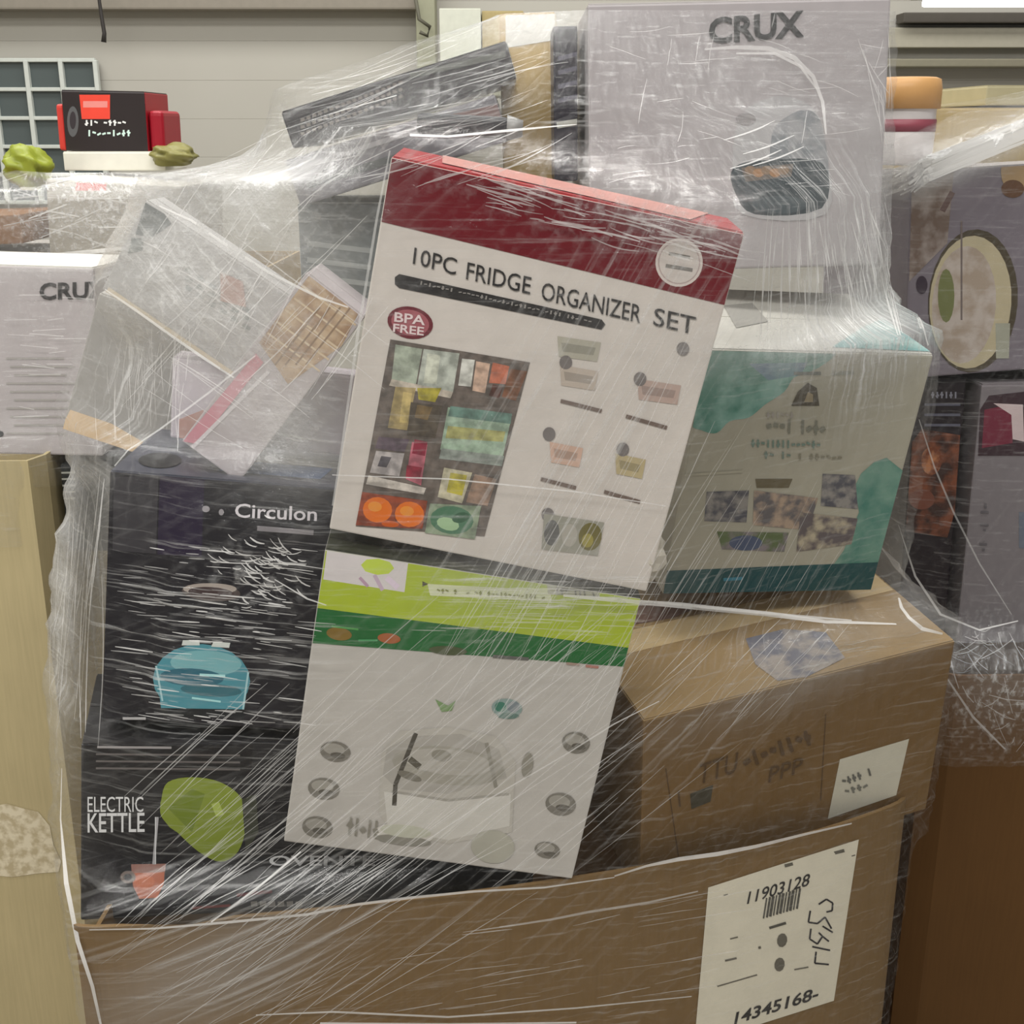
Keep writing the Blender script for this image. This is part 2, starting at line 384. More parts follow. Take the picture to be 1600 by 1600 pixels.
# --- kettle carton (dark) at the bottom left
c = Carton('kettle_carton', 'wide black electric kettle carton lying lowest at the front left', 'carton', (-.5821, 1.3989, .7311, .2297, -.004, .1028, .63, .22, .262), BLACK2)
T['kettle'] = c
c.art('printed_band', [([(131, 1160), (395, 1163), (392, 1212), (129, 1208)], mat((22, 20, 22), .4))] +
      [(bar(152, 1167, 268, 1168, 3.5), mat((150, 145, 145)))] + [(bar(150, 1178 + i * 11, 375, 1180 + i * 11, 3), mat((95, 90, 88))) for i in range(3)])
LIME = mat((128, 142, 52), .4)
c.art('kettle_print', [(ell(300, 1262, 50, 44, 10), LIME), (smooth([(252, 1250), (262, 1222), (300, 1214), (345, 1222), (378, 1248), (384, 1290), (372, 1330), (345, 1346), (310, 1330), (272, 1295), (252, 1275)]), LIME),
      ([(330, 1256), (342, 1252), (350, 1272), (338, 1276)], mat((165, 180, 90))), ([(262, 1262), (300, 1232), (320, 1240), (300, 1300)], mat((110, 126, 38))), ([(378, 1248), (400, 1240), (404, 1300), (384, 1330)], mat((60, 62, 50))),
      (bar(246, 1276, 240, 1350, 4), mat((170, 168, 170))), (bar(243, 1276, 243, 1350, 1.6), LWHITE)], base=8)
c.art('mug_picture', [([(205, 1352), (258, 1350), (256, 1380), (246, 1402), (218, 1404), (208, 1384)], mat((190, 100, 62))), ([(205, 1350), (259, 1349), (258, 1362), (206, 1364)], mat((150, 108, 96))), (ell(200, 1370, 12, 10, 0, 14), mat((110, 96, 88))), (ell(200, 1370, 7, 5.5, 0, 12), BLACK2),
      (ell(226, 1378, 16, 12, 0, 10), mat((205, 108, 60)))], base=8)
c.text('ELECTRIC', (137, 1268), (224, 1268), (0, -24), LWHITE)
c.text('KETTLE', (137, 1300), (226, 1299), (0, -30), LWHITE, bold=.01)
c.text('OVENTE', (420, 1352), (585, 1352), (1, -16), mat((235, 232, 230), k=1.6), bold=.02)
c.art('small_print', [(bar(300, 1418, 360, 1414, 4), mat((110, 50, 46))), (bar(370, 1398, 425, 1392, 5), mat((96, 42, 44)))] + [(bar(392 + i * 14, 1412, 402 + i * 14, 1411, 8), mat((120, 116, 110))) for i in range(6)], base=30)

# --- cookware carton (dark) above it
c = Carton('cookware_carton', 'upright black cookware carton with a teal pot picture, standing on the kettle carton', 'carton', (-.5351, 1.43, 1.0165, .1001, -.0763, .1128, .2825, .36, .3301), BLACKM, mtop=mat((60, 62, 74), .35))
T['circ'] = c
c.art('printed_panel', [([(250, 740), (320, 744), (315, 870), (246, 866)], mat((28, 18, 42), .35)), ([(178, 745), (248, 742), (244, 865), (176, 860)], mat((48, 46, 50), .35))])
TEALP = mat((70, 130, 142), .35)
c.art('pot_print', [(ell(315, 1062, 76, 56, 2), TEALP), ([(246, 1060), (390, 1060), (380, 1108), (252, 1108)], TEALP), ([(252, 1106), (380, 1108), (382, 1122), (250, 1118)], mat((24, 26, 28))),
      (ell(322, 1036, 56, 20, 2), mat((110, 160, 165))), (ell(300, 1058, 50, 14, 3), mat((40, 92, 108))), (ell(330, 1078, 48, 10, 3), mat((50, 96, 106))),
      ([(286, 1000), (312, 1000), (312, 1008), (284, 1008)], mat((190, 195, 190))), ([(334, 1002), (360, 1004), (358, 1012), (330, 1010)], mat((190, 195, 190))),
      (bar(312, 1054, 352, 1056, 4), mat((160, 205, 205))), (bar(300, 1090, 345, 1096, 3), mat((150, 200, 200))), (bar(244, 1040, 254, 1095, 3), mat((150, 185, 190))), (bar(388, 1050, 380, 1108, 3), mat((150, 185, 190)))], base=6)
c.art('pan_picture', [(ell(330, 925, 46, 14, 4), mat((70, 60, 58))), (ell(328, 920, 42, 9, 0), mat((150, 140, 132))), (ell(330, 926, 36, 9, 4), mat((58, 44, 44)))], base=6)
c.text('Circulon', (367, 808), (495, 814), (1, -22), mat((205, 200, 205)), bold=.012)
c.art('text_print', [(bar(402, 825, 490, 832, 8), mat((120, 116, 120))), (bar(192, 1122, 228, 1122, 4), mat((160, 158, 158))), (ell(322, 795, 6, 5), mat((140, 136, 140))), (ell(346, 800, 4, 5), mat((140, 136, 140)))], base=30)
c.art('top_print', [([(340, 738), (500, 752), (520, 735), (370, 722)], mat((62, 84, 120))), (ell(250, 722, 34, 12), mat((20, 20, 22)))], face='top')

# --- green appliance carton
c = Carton('appliance_carton', 'white carton with a lime and green top band, upright in front of the kettle carton', 'carton', (-.2949, 1.37, .8721, .0363, .0659, .1813, .3811, .07, .4152), mat((176, 172, 166), .4), mtop=mat((44, 46, 34), .5), bev=.002)  # dark top colour stands in for shade beneath the organizer carton
T['green'] = c
LG = mat((168, 186, 44), .4, 1.1); DG = mat((22, 92, 42), .4)
c.art('printed_band', [([(500, 840), (1010, 930), (1010, 1016), (485, 948)], LG), ([(485, 948), (1010, 1016), (1006, 1046), (478, 1003)], DG),
      ([(512, 852), (640, 866), (632, 925), (505, 905)], mat((198, 192, 192))), (ell(590, 885, 26, 13, 6, 8), mat((176, 194, 70))),
      (bar(562, 902, 575, 916, 5), mat((170, 140, 160))), (bar(585, 898, 598, 922, 6), mat((180, 160, 176))), (bar(604, 902, 622, 918, 9), mat((205, 190, 205))),
      ([(668, 912), (860, 922), (862, 940), (672, 930)], mat((200, 204, 170))), (ell(663, 912, 6, 5, 0, 3), mat((60, 56, 30))),
      ([(858, 898), (940, 905), (938, 934), (856, 928)], mat((158, 158, 140))), (bar(875, 916, 925, 918, 10), mat((110, 110, 104)))], label='lime and dark green printed band')
marks(c, 682, 922, 852, 932, 7, mat((120, 124, 60)), 26)
marks(c, 868, 918, 932, 922, 18, mat((104, 104, 98)), 9)
c.art('band_print', [(ell(530, 990, 20, 10, 8), mat((120, 96, 40))), (ell(608, 997, 18, 8, 6), mat((150, 84, 44))), (bar(518, 978, 560, 983, 3), mat((70, 140, 70))), (bar(560, 1000, 590, 1000, 3), mat((70, 140, 90))), (ell(700, 1016, 30, 7, 4), mat((70, 78, 50))), (bar(770, 1025, 826, 1029, 5), mat((90, 90, 86))), (bar(885, 1036, 905, 1038, 4), mat((150, 128, 116))), (bar(915, 1040, 935, 1042, 4), mat((160, 108, 96)))], base=16)
for i, (x, y, rx, ry) in enumerate([(524, 1174, 24, 16), (506, 1232, 25, 17), (496, 1292, 24, 17), (900, 1160, 22, 17), (876, 1256, 24, 18), (855, 1328, 20, 13)]):
    c.art('round_picture', [(ell(x, y, rx, ry, 8), mat((112, 108, 100))), (ell(x - 2, y - 4, rx * .7, ry * .55, 8), mat((146, 142, 134))), (ell(x + 4, y + 6, rx * .5, ry * .3, 8), mat((84, 80, 72)))], base=8)
gl = mat((150, 146, 138), .4); g2m = mat((132, 128, 118), .4)
c.art('appliance_picture', [([(592, 1270), (596, 1175), (625, 1142), (700, 1135), (775, 1150), (806, 1190), (800, 1300), (700, 1318), (610, 1300)], mat((172, 168, 160))),
      ([(598, 1210), (604, 1170), (640, 1150), (720, 1146), (780, 1170), (792, 1215), (700, 1240), (620, 1232)], mat((158, 154, 147))), (ell(700, 1196, 88, 30, 6), mat((148, 144, 134))), (ell(700, 1190, 70, 20, 6), mat((164, 160, 152))),
      ([(600, 1236), (700, 1252), (798, 1240), (796, 1290), (700, 1312), (606, 1294)], mat((190, 187, 180))), (bar(612, 1236, 700, 1250, 4), gl), (bar(700, 1250, 795, 1240, 4), gl),
      (bar(650, 1145, 618, 1225, 7), mat((72, 68, 60))), (bar(640, 1185, 656, 1198, 10), mat((84, 80, 70))), (bar(618, 1225, 616, 1258, 7), mat((66, 62, 54))), (ell(640, 1212, 20, 6, 20), mat((110, 106, 96))), (ell(690, 1180, 16, 9, 10), g2m), (bar(760, 1160, 775, 1230, 6), g2m), (ell(824, 1195, 9, 20, 8), g2m)], base=10)
c.art('leaf_print', [([(680, 1092), (700, 1102), (712, 1094), (706, 1110), (690, 1112)], mat((110, 138, 88))), (ell(792, 1106, 24, 15, 6), mat((128, 146, 142))), (ell(782, 1104, 9, 8), mat((60, 112, 96))), (ell(802, 1104, 10, 9), mat((110, 120, 126))), (ell(794, 1118, 17, 5), mat((90, 116, 108)))], base=10)
marks(c, 532, 1288, 592, 1296, 28, mat((128, 124, 114)), 6)
c.art('bowl_print', [(ell(632, 1302, 46, 16, 6), mat((190, 186, 178))), (ell(630, 1312, 44, 8, 6), mat((130, 127, 118))), (ell(634, 1298, 40, 10, 6), mat((176, 176, 160))), (ell(770, 1322, 34, 26, 6), mat((160, 158, 146)))], base=34)

# --- fridge organizer carton
c = Carton('organizer_carton', 'tilted white fridge organizer carton with a dark red top band', 'carton', (-.2153, 1.36, 1.3005, -.0155, .0610, .2073, .3844, .115, .4308), mat((194, 187, 180), .38), mtop=mat((150, 40, 44), .35), mside=mat((200, 196, 186), .4), bev=.002)
T['fridge'] = c
RED = mat((98, 8, 22), .3, 1.3)
c.art('printed_band', [([(600, 225), (1175, 360), (1140, 478), (590, 345)], RED)], label='dark red printed band')
c.art('round_seal', [(ell(1061, 410, 37, 38, 8, 28), mat((196, 186, 180))), (ell(1061, 410, 33, 34, 8, 28), mat((166, 150, 146))), (ell(1061, 410, 31, 32, 8, 28), mat((192, 184, 178))), (bar(1045, 396, 1078, 402, 5), DIM), (bar(1040, 415, 1082, 422, 6), DIM)], base=4)
c.text('10PC', (645, 412), (712, 430), (3, -26), INK, bold=.004)
c.text('FRIDGE', (728, 436), (828, 460), (3, -27), INK, bold=.004)
c.text('ORGANIZER', (845, 468), (1000, 505), (3, -28), INK, bold=.004)
c.text('SET', (1020, 508), (1085, 523), (3, -28), INK, bold=.004)
c.art('black_bar', [([(624, 428), (940, 499), (946, 507), (940, 515), (624, 450), (617, 444), (617, 433)], INK)], base=6)
marks(c, 655, 441, 925, 502, 6, mat((130, 126, 122)), 40)
c.art('round_badge', [(ell(641, 504, 36, 25, 12, 24), mat((96, 18, 34))), (ell(641, 504, 30, 20, 12, 24), mat((150, 80, 88)))], base=4)
c.text('BPA', (616, 502), (664, 508), (1, -15), mat((215, 195, 195)), bold=.02)
c.text('FREE', (614, 518), (662, 524), (1, -13), mat((215, 195, 195)), bold=.02)
# fridge photograph
B = []
def q(a, b, c_, d, col):
    g = sum(col) / 3; col = tuple(int(v * .8 + g * .2) for v in col)
    B.append(([a, b, c_, d], blotch(tuple(int(v * .78) for v in col), tuple(min(255, int(v * 1.06)) for v in col), 70, 1.3, (.38, .62), .35)))
q((610, 530), (828, 566), (757, 838), (556, 822), (104, 92, 84))
q((618, 538), (660, 545), (650, 600), (612, 592), (160, 170, 150)); q((662, 545), (718, 552), (708, 612), (652, 602), (176, 182, 168)); q((668, 552), (688, 555), (682, 600), (662, 598), (196, 200, 180))
q((612, 592), (708, 612), (704, 622), (608, 602), (190, 178, 160)); q((618, 604), (650, 606), (636, 672), (606, 668), (170, 148, 92)); q((630, 612), (644, 614), (636, 660), (624, 660), (196, 170, 100)); q((652, 606), (690, 606), (680, 628), (654, 624), (176, 162, 40)); q((642, 628), (692, 634), (680, 684), (636, 680), (86, 74, 62)); q((652, 632), (676, 636), (668, 656), (648, 652), (120, 96, 60))
q((722, 560), (742, 562), (736, 604), (716, 602), (200, 200, 190)); q((744, 564), (766, 568), (758, 614), (738, 610), (206, 168, 142)); q((770, 566), (796, 572), (790, 600), (764, 598), (196, 104, 74)); q((798, 576), (824, 580), (806, 626), (784, 620), (128, 80, 54)); q((770, 600), (786, 604), (780, 622), (764, 618), (90, 50, 40))
q((700, 636), (800, 648), (786, 712), (688, 702), (150, 176, 150)); q((704, 634), (800, 646), (798, 662), (700, 650), (96, 132, 118)); q((700, 665), (790, 674), (786, 690), (696, 684), (168, 166, 96)); q((690, 700), (788, 712), (784, 728), (686, 716), (140, 150, 140))
q((592, 682), (640, 686), (632, 706), (586, 700), (96, 80, 92)); q((588, 704), (632, 708), (624, 744), (578, 738), (172, 164, 162)); q((596, 712), (612, 714), (604, 730), (590, 728), (80, 76, 84)); q((644, 690), (668, 694), (658, 758), (634, 748), (188, 92, 108)); q((648, 686), (668, 690), (664, 712), (644, 708), (140, 28, 52)); q((636, 726), (660, 730), (656, 748), (634, 744), (150, 34, 54))
q((576, 742), (666, 762), (662, 772), (572, 756), (200, 190, 178)); q((694, 730), (738, 738), (722, 786), (684, 776), (190, 182, 150)); q((704, 738), (730, 742), (722, 774), (698, 768), (186, 174, 40)); q((742, 740), (776, 748), (762, 790), (728, 784), (150, 118, 96))
q((566, 768), (668, 782), (660, 826), (556, 820), (150, 60, 30))
for x, y in ((590, 796), (640, 803)): B.append((ell(x, y, 23, 20, 5, 16), mat((206, 104, 28)))); B.append((ell(x - 4, y - 5, 11, 8, 5, 12), mat((222, 134, 50))))
B.append((ell(610, 818, 14, 5, 5, 12), mat((180, 80, 20))))
q((672, 786), (752, 790), (742, 842), (664, 832), (132, 150, 120)); B.append((ell(706, 812, 34, 22, 5, 16), mat((70, 110, 84)))); B.append((ell(700, 818, 18, 10, 15, 12), mat((150, 180, 140)))); B.append((ell(720, 808, 14, 8, -15, 12), mat((44, 84, 58))))
c.art('fridge_picture', B, base=4, label='printed photograph of a stocked fridge')
B = []
for x, y, w_, col in ((905, 545, 34, (160, 156, 142)), (905, 590, 30, (172, 160, 148)), (1030, 612, 34, (168, 146, 136)), (885, 710, 26, (192, 160, 142)), (985, 728, 24, (170, 156, 120))):
    B.append(([(x - w_, y - 20), (x + w_, y - 10), (x + w_ - 6, y + 20), (x - w_ + 2, y + 12)], mat(col, .4)))
    B.append(([(x - w_ + 6, y - 10), (x + w_ - 8, y - 2), (x + w_ - 12, y + 10), (x - w_ + 8, y + 4)], mat(tuple(int(v * .84) for v in col), .4)))
for x, y in ((884, 566), (1067, 545), (858, 678), (973, 702), (1000, 592), (856, 804)): B.append((ell(x, y, 10, 11, 0, 14), mat((104, 98, 96))))
for a in ((876, 626, 940, 642), (978, 650, 1042, 668), (845, 748, 900, 762), (944, 768, 1000, 784)): B.append((bar(*a, 6), mat((100, 84, 76))))
B.append(([(850, 802), (944, 816), (934, 868), (846, 858)], mat((140, 138, 126)))); B.append((ell(862, 832, 12, 20, 5), mat((84, 84, 82)))); B.append((ell(922, 838, 18, 22, 10), mat((96, 88, 30)))); B.append((ell(918, 844, 9, 11, 10), mat((140, 130, 50)))); B.append((ell(890, 836, 12, 18, 6), mat((160, 156, 146))))
c.art('item_print', B, base=4, label='small printed pictures of the separate bins')
bm = bmesh.new(); bmesh.ops.create_icosphere(bm, subdivisions=3, radius=1)
for v_ in bm.verts:
    f_ = 1 + .22 * math.sin(v_.co.x * 5 + v_.co.z * 4) * math.sin(v_.co.y * 6 + 1) + .1 * math.sin(v_.co.z * 13 + v_.co.x * 7); v_.co = Vector((v_.co.x * .026 * f_ + .372, v_.co.y * .016 * f_ + .018, v_.co.z * .034 * f_ + .036))
o = bm_obj('crushed_corner', bm, mat((178, 172, 160), .4), c.root, False); o['label'] = 'crushed lower corner bulging out'
c.art('top_print', [([(700, 235), (1100, 330), (1080, 350), (690, 258)], mat((168, 120, 112)))], face='top')

# --- teal patterned carton
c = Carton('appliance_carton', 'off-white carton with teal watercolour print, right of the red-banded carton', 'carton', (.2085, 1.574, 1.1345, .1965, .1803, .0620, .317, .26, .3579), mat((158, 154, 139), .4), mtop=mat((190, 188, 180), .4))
T['teal'] = c
TW = blotch((62, 118, 104), (118, 158, 148), 22); TW2 = blotch((58, 112, 100), (104, 140, 126), 14); DT = mat((16, 66, 70), .35)
c.art('watercolour_print', [(smooth([(1085, 549), (1180, 549), (1300, 549), (1285, 570), (1262, 582), (1240, 590), (1225, 612), (1195, 632), (1170, 652), (1140, 658), (1120, 676), (1096, 672), (1060, 650)]), TW),
      ([(1170, 568), (1262, 566), (1250, 586), (1200, 594)], blotch((70, 96, 124), (100, 132, 140), 20)),
      ([(1365, 722), (1385, 715), (1425, 735), (1400, 800), (1372, 885), (1300, 885), (1318, 860), (1330, 830), (1342, 800), (1335, 760), (1345, 740)], TW2), ([(1010, 892), (1372, 878), (1364, 932), (1002, 932)], DT)])
c.art('house_logo', [([(1236, 634), (1246, 612), (1262, 598), (1276, 606), (1280, 634)], mat((76, 70, 58))), ([(1256, 628), (1262, 612), (1270, 616), (1270, 628)], mat((140, 128, 104)))], base=6)
marks(c, 1196, 648, 1240, 648, 9, PALE, 6)
marks(c, 1196, 664, 1290, 668, 22, mat((118, 118, 106)), 9)
marks(c, 1172, 692, 1282, 694, 12, mat((104, 124, 114)), 14)
marks(c, 1192, 710, 1236, 711, 11, mat((110, 124, 114)), 5)
marks(c, 1245, 713, 1316, 714, 10, mat((124, 120, 104)), 8)
P_ = blotch((74, 74, 82), (132, 128, 124), 60)
c.art('product_print', [([(1104, 768), (1170, 766), (1166, 816), (1100, 814)], P_), ([(1180, 748), (1238, 748), (1232, 762), (1182, 762)], mat((98, 90, 70))), ([(1178, 766), (1278, 778), (1262, 828), (1176, 820)], blotch((92, 88, 90), (160, 140, 122), 50)),
      ([(1285, 740), (1336, 742), (1340, 795), (1282, 790)], P_), ([(1120, 830), (1232, 832), (1225, 862), (1128, 858)], blotch((84, 98, 62), (120, 112, 116), 50)), ([(1250, 800), (1340, 810), (1330, 850), (1244, 862)], blotch((88, 80, 82), (168, 158, 136), 40)), (ell(1165, 848, 26, 12), mat((70, 80, 104)))], base=6)
c.art('text_print', [(bar(1240, 583, 1282, 583, 5), mat((92, 96, 88))), (bar(1300, 584, 1334, 582, 4), mat((130, 132, 120))), (bar(1060, 742, 1160, 736, 4), mat((160, 156, 140))), (bar(1130, 905, 1160, 903, 5), mat((40, 110, 130)))], base=30)
c.art('top_print', [([(1300, 545), (1345, 515), (1390, 500), (1440, 520), (1455, 552)], blotch((90, 160, 160), (170, 205, 200), 26)), ([(1130, 480), (1175, 476), (1200, 505), (1150, 515)], mat((150, 148, 142)))], face='top')

# --- brown shipping carton, right
KM = kraft((108, 84, 52)); 
c = Carton('shipping_carton', 'plain brown shipping carton with a small white label, on the right under the teal-printed carton', 'carton', (0.1796, 1.4734, 0.7190, .3399, .18, -.0993, .4747, .33, .3105), KM, mtop=kraft((134, 112, 78)), tape=mat((176, 156, 120), .3))  # same board, top coloured lighter to carry the overhead light
T['brown'] = c
FI = mat((78, 58, 34), .7)
c.text('TTU', (1090, 1226), (1150, 1206), (3, -32), FI)
marks(c, 1160, 1190, 1268, 1150, 24, FI, 8)
c.text('PPP', (1200, 1222), (1252, 1206), (3, -24), FI)
c.art('stamp_mark', [([(1078, 1240), (1114, 1226), (1110, 1252), (1080, 1264)], mat((60, 56, 44)))] + [(bar(1060, 1235, 1062, 1260, 3), FI), (bar(1290, 1115, 1282, 1250, 1.5), FI), (bar(1040, 1200, 1060, 1340, 1.5), FI)])
lbl = c.art('carton_label', [([(1312, 1186), (1420, 1154), (1400, 1242), (1293, 1279)], mat((186, 182, 166), .5))], base=4, label='small white paper label'); 
marks(c, 1314, 1222, 1362, 1204, 12, mat((92, 92, 86)), 6)
marks(c, 1318, 1238, 1356, 1225, 10, mat((108, 108, 100)), 4)
c.art('blue_print', [([(1165, 1000), (1225, 985), (1290, 990), (1320, 1030), (1260, 1060), (1215, 1066), (1180, 1040)], blotch((96, 96, 106), (140, 132, 126), 40)), ([(985, 942), (1105, 945), (1050, 968), (988, 978)], mat((96, 70, 62)))], face='top')

# --- tall grey carton on top
c = Carton('air_fryer_carton', 'tall grey carton with bold black lettering, topmost on the right', 'carton', (.1062, 1.68, 1.5625, .0266, -.0631, -.0231, .3966, .3, .3415), mat((148, 143, 144), .4), mtop=mat((166, 162, 160), .4), mside=mat((146, 142, 142), .4))
T['crux'] = c
c.text('CRUX', (1107, 70), (1256, 58), (0, -42), mat((52, 52, 52)), bold=.035)
c.art('air_fryer_picture', [(smooth([(1150, 200), (1175, 165), (1225, 150), (1275, 175), (1290, 235), (1290, 335), (1160, 335), (1145, 270)]), mat((152, 150, 151))), (smooth([(1205, 215), (1225, 185), (1262, 172), (1285, 200), (1290, 300), (1210, 300)]), blotch((104, 108, 112), (136, 136, 138), 30)),
      (smooth([(1146, 262), (1200, 250), (1285, 255), (1284, 325), (1180, 335), (1148, 300)]), mat((50, 58, 62))), ([(1158, 262), (1240, 256), (1236, 276), (1165, 284)], mat((92, 84, 78)))] +
      [(ell(1172 + i * 13, 266 + (i % 2) * 4, 9, 7, 0, 10), mat((140, 104, 72) if i % 2 else (118, 96, 76))) for i in range(5)] + [(ell(1165, 187, 16, 10), mat((120, 116, 116))), (ell(1218, 320, 44, 14), mat((66, 74, 78)))])
# --- striped slim box, tan box beside it
c = Carton('slim_box', 'slim black box with grey bars, standing against the grey lettered carton', 'box', (.0585, 1.74, 1.68, 0, 0, -.02, .0327, .12, .20), mat((36, 34, 42), .4), flaps=False)
T['stripe'] = c
c.art('printed_bar', [(bar(872, 92 + i * 22, 916, 84 + i * 22, 7), mat((86, 84, 96))) for i in range(4)] + [(bar(870, 196, 918, 190, 10), mat((150, 150, 142)))])
c = Carton('brown_carton', 'small tan cardboard carton standing behind the slim black box', 'carton', (-.012, 1.87, 1.66, 0, 0, -.03, .082, .16, .245), kraft((176, 152, 104)))
T['tan'] = c
c.art('printed_panel', [([(790, 20), (880, 20), (880, 62), (790, 75)], mat((206, 204, 196)))])
# --- long dark things lying tilted, upper left
c = Carton('grill_carton', 'long flat black carton with a perforated print, lying tilted at the top of the heap', 'carton', (-.3021, 1.75, 1.7234, 0, 0, -.2872, .322, .3, .0489), mat((52, 50, 50), .35))
T['bflat'] = c
c.art('perforated_print', [(bar(470 + i * 9, 188 - i * 3.4 + r * 11, 476 + i * 9, 186 - i * 3.4 + r * 11, 5), mat((104, 98, 92))) for i in range(18) for r in range(3)] + [(bar(640, 118, 790, 84, 10), mat((90, 92, 86)))])
c = Carton('bakeware_carton', 'charcoal grey flat carton lying tilted under the perforated black carton', 'carton', (-.2840, 1.68, 1.6500, 0, 0, -.2924, .292, .25, .0604), mat((98, 96, 100), .35), mtop=mat((120, 118, 120), .35))
T['gflat'] = c
c.art('text_print', [(bar(470, 262, 820, 150, 8), mat((132, 130, 132))), (bar(480, 290, 640, 240, 12), mat((74, 76, 76))), (bar(700, 190, 820, 160, 20), mat((112, 92, 90)))])
# dark bar: a boxed knife-like handle
hb = empty('pan_handle', mtx(-.119, 1.575, 1.743, 0, 0, .047), 'black rounded pan handle poking out above the red-banded carton', 'pan'); MW[hb.name] = mtx(-.119, 1.575, 1.743, 0, 0, .047)
bm = box_bm(.115, .03, .026, .009, 4); bm_obj('handle', bm, mat((24, 24, 28), .3), hb, True)
bm = bmesh.new(); bmesh.ops.create_cone(bm, cap_ends=True, segments=20, radius1=.016, radius2=.010, depth=.02, matrix=Matrix.Translation((.122, .015, .013)) @ Matrix.Rotation(R(90), 4, 'Y')); bm_obj('end_cap', bm, mat((120, 120, 118), .25), hb, True)

# --- left-hand cluster under the film
c = Carton('storage_carton', 'pale grey carton turned on its corner, dark corner print, upper left of the heap', 'carton', (-.5418, 1.62, 1.5474, -.1644, .0286, .5743, .235, .05, .1371), mat((168, 166, 164), .4), mside=mat((168, 150, 120), .5), bev=.002)
T['h2'] = c
c.art('corner_print', [([(224, 314), (262, 326), (268, 350), (236, 372), (212, 366)], mat((56, 66, 66))), ([(206, 372), (226, 372), (222, 392), (200, 396)], mat((80, 90, 88)))] +
      [(bar(290 + i * 18, 420 + i * 12 + j * 14, 300 + i * 18, 426 + i * 12 + j * 14, 7), mat((112, 118, 116))) for i in range(6) for j in range(3)] + [(bar(168, 452, 380, 596, 9), mat((206, 192, 166)))] +
      [([(345, 425), (380, 440), (385, 480), (345, 470)], mat((170, 130, 118)))])
c = Carton('basket_carton', 'lilac-grey carton turned on its corner, with a tan woven basket picture', 'carton', (-.42, 1.502, 1.3709, 0, 0, .6739, .088, .11, .2708), mat((166, 158, 160), .4), bev=.002)
T['h1'] = c
c.art('basket_picture', [([(488, 424), (405, 535), (450, 600), (560, 560), (575, 470)], blotch((140, 108, 76), (176, 150, 118), 40))] + [(bar(418 + i * 14, 520 - i * 18, 500 + i * 14, 580 - i * 18, 3), mat((190, 170, 140))) for i in range(5)] + [(bar(430 + i * 16, 570, 500 + i * 16, 480, 3), mat((120, 92, 62))) for i in range(4)] +
      [([(286, 690), (300, 672), (400, 552), (412, 566), (310, 694)], mat((186, 122, 134))), (bar(300, 700, 420, 580, 6), mat((196, 190, 192)))])
c = Carton('food_box_carton', 'lilac-grey carton with a green food picture, standing on the black cookware carton', 'carton', (-.47, 1.625, 1.345, 0, 0, .11, .26, .045, .112), mat((200, 192, 198), .4))  # body colour paled to add light in this shaded spot
T['h0'] = c
c.art('food_picture', [([(318, 662), (350, 645), (400, 650), (408, 690), (370, 698), (322, 690)], blotch((122, 124, 58), (150, 130, 96), 60)), ([(280, 655), (318, 640), (318, 690), (280, 695)], mat((190, 150, 140)))])
c = Carton('open_carton', 'grey carton with a tan lower flap, hanging out furthest left under the film', 'carton', (-.672, 1.77, 1.322, .05, .02, .36, .165, .075, .215), mat((150, 147, 142), .5), bev=.002)
T['h3'] = c
c.art('tan_flap', [([(60, 640), (110, 640), (175, 662), (240, 700), (240, 760), (60, 720)], kraft((206, 178, 140)))], label='tan cardboard lower flap')
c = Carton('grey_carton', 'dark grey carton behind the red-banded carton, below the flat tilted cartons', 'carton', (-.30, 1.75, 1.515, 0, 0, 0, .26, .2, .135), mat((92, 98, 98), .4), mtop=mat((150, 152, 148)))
T['k0'] = c
c.art('text_print', [(bar(480, 380 + i * 26, 580, 392 + i * 26, 8), mat((136, 140, 138))) for i in range(4)])
c = Carton('brown_carton', 'brown carton packed behind the red-banded carton, above the kettle carton', 'carton', (-.17, 1.66, 1.03, 0, 0, 0, .27, .3, .46), kraft((112, 88, 56)))
T['k1'] = c

# ------------------------------------------------------------------ left neighbour pallet
c = Carton('juicer_carton', 'grey carton with bold black lettering on the tan pallet box at the left', 'carton', (-1.02, 1.925, 1.246, .06, -.05, .035, .345, .38, .305), mat((164, 158, 158), .4), mtop=mat((186, 184, 178), .4))
T['lcrux'] = c
c.text('CRUX', (62, 469), (170, 466), (0, -27), mat((56, 54, 54)), bold=.03)
c.art('small_print', [(bar(10 + (i % 3) * 6, 560 + i * 13, 100 + (i * 17 % 30), 560 + i * 13, 3), mat((150, 146, 142))) for i in range(10)] + [(ell(0, 678, 6, 5), mat((60, 60, 60)))])
c = Carton('black_carton', 'black carton in the gap between the two pallet boxes at the left', 'carton', (-.75, 1.94, 1.07, 0, 0, .02, .10, .2, .15), mat((34, 36, 36), .35))
c.art('small_print', [(bar(60 + (i % 2) * 10, 738 + i * 10, 118, 738 + i * 10, 3), mat((150, 150, 142))) for i in range(5)])
c = Carton('wrapped_carton', 'pale grey carton with a small red label, behind the lettered grey carton on the left', 'carton', (-1.02, 2.72, 1.42, 0, 0, .06, .29, .4, .225), mat((166, 160, 146), .5, 1.1), mtop=mat((180, 176, 164), .5, 1.1))
T['p1'] = c
lr = c.art('red_label', [([(118, 272), (166, 272), (166, 298), (118, 298)], mat((196, 84, 76)))], label='small red label')
c = Carton('snack_tray', 'low brown cardboard tray left of the red-labelled carton', 'tray', (-1.46, 2.64, 1.50, 0, 0, -.04, .42, .3, .06), kraft((120, 84, 50)), flaps=False)
T['p2'] = c
c = Carton('flat_carton', 'flat white carton lying under the brown cardboard tray at the left edge', 'carton', (-1.5, 2.63, 1.42, 0, 0, 0, .45, .4, .07), mat((186, 182, 176), .5))
T['p3'] = c
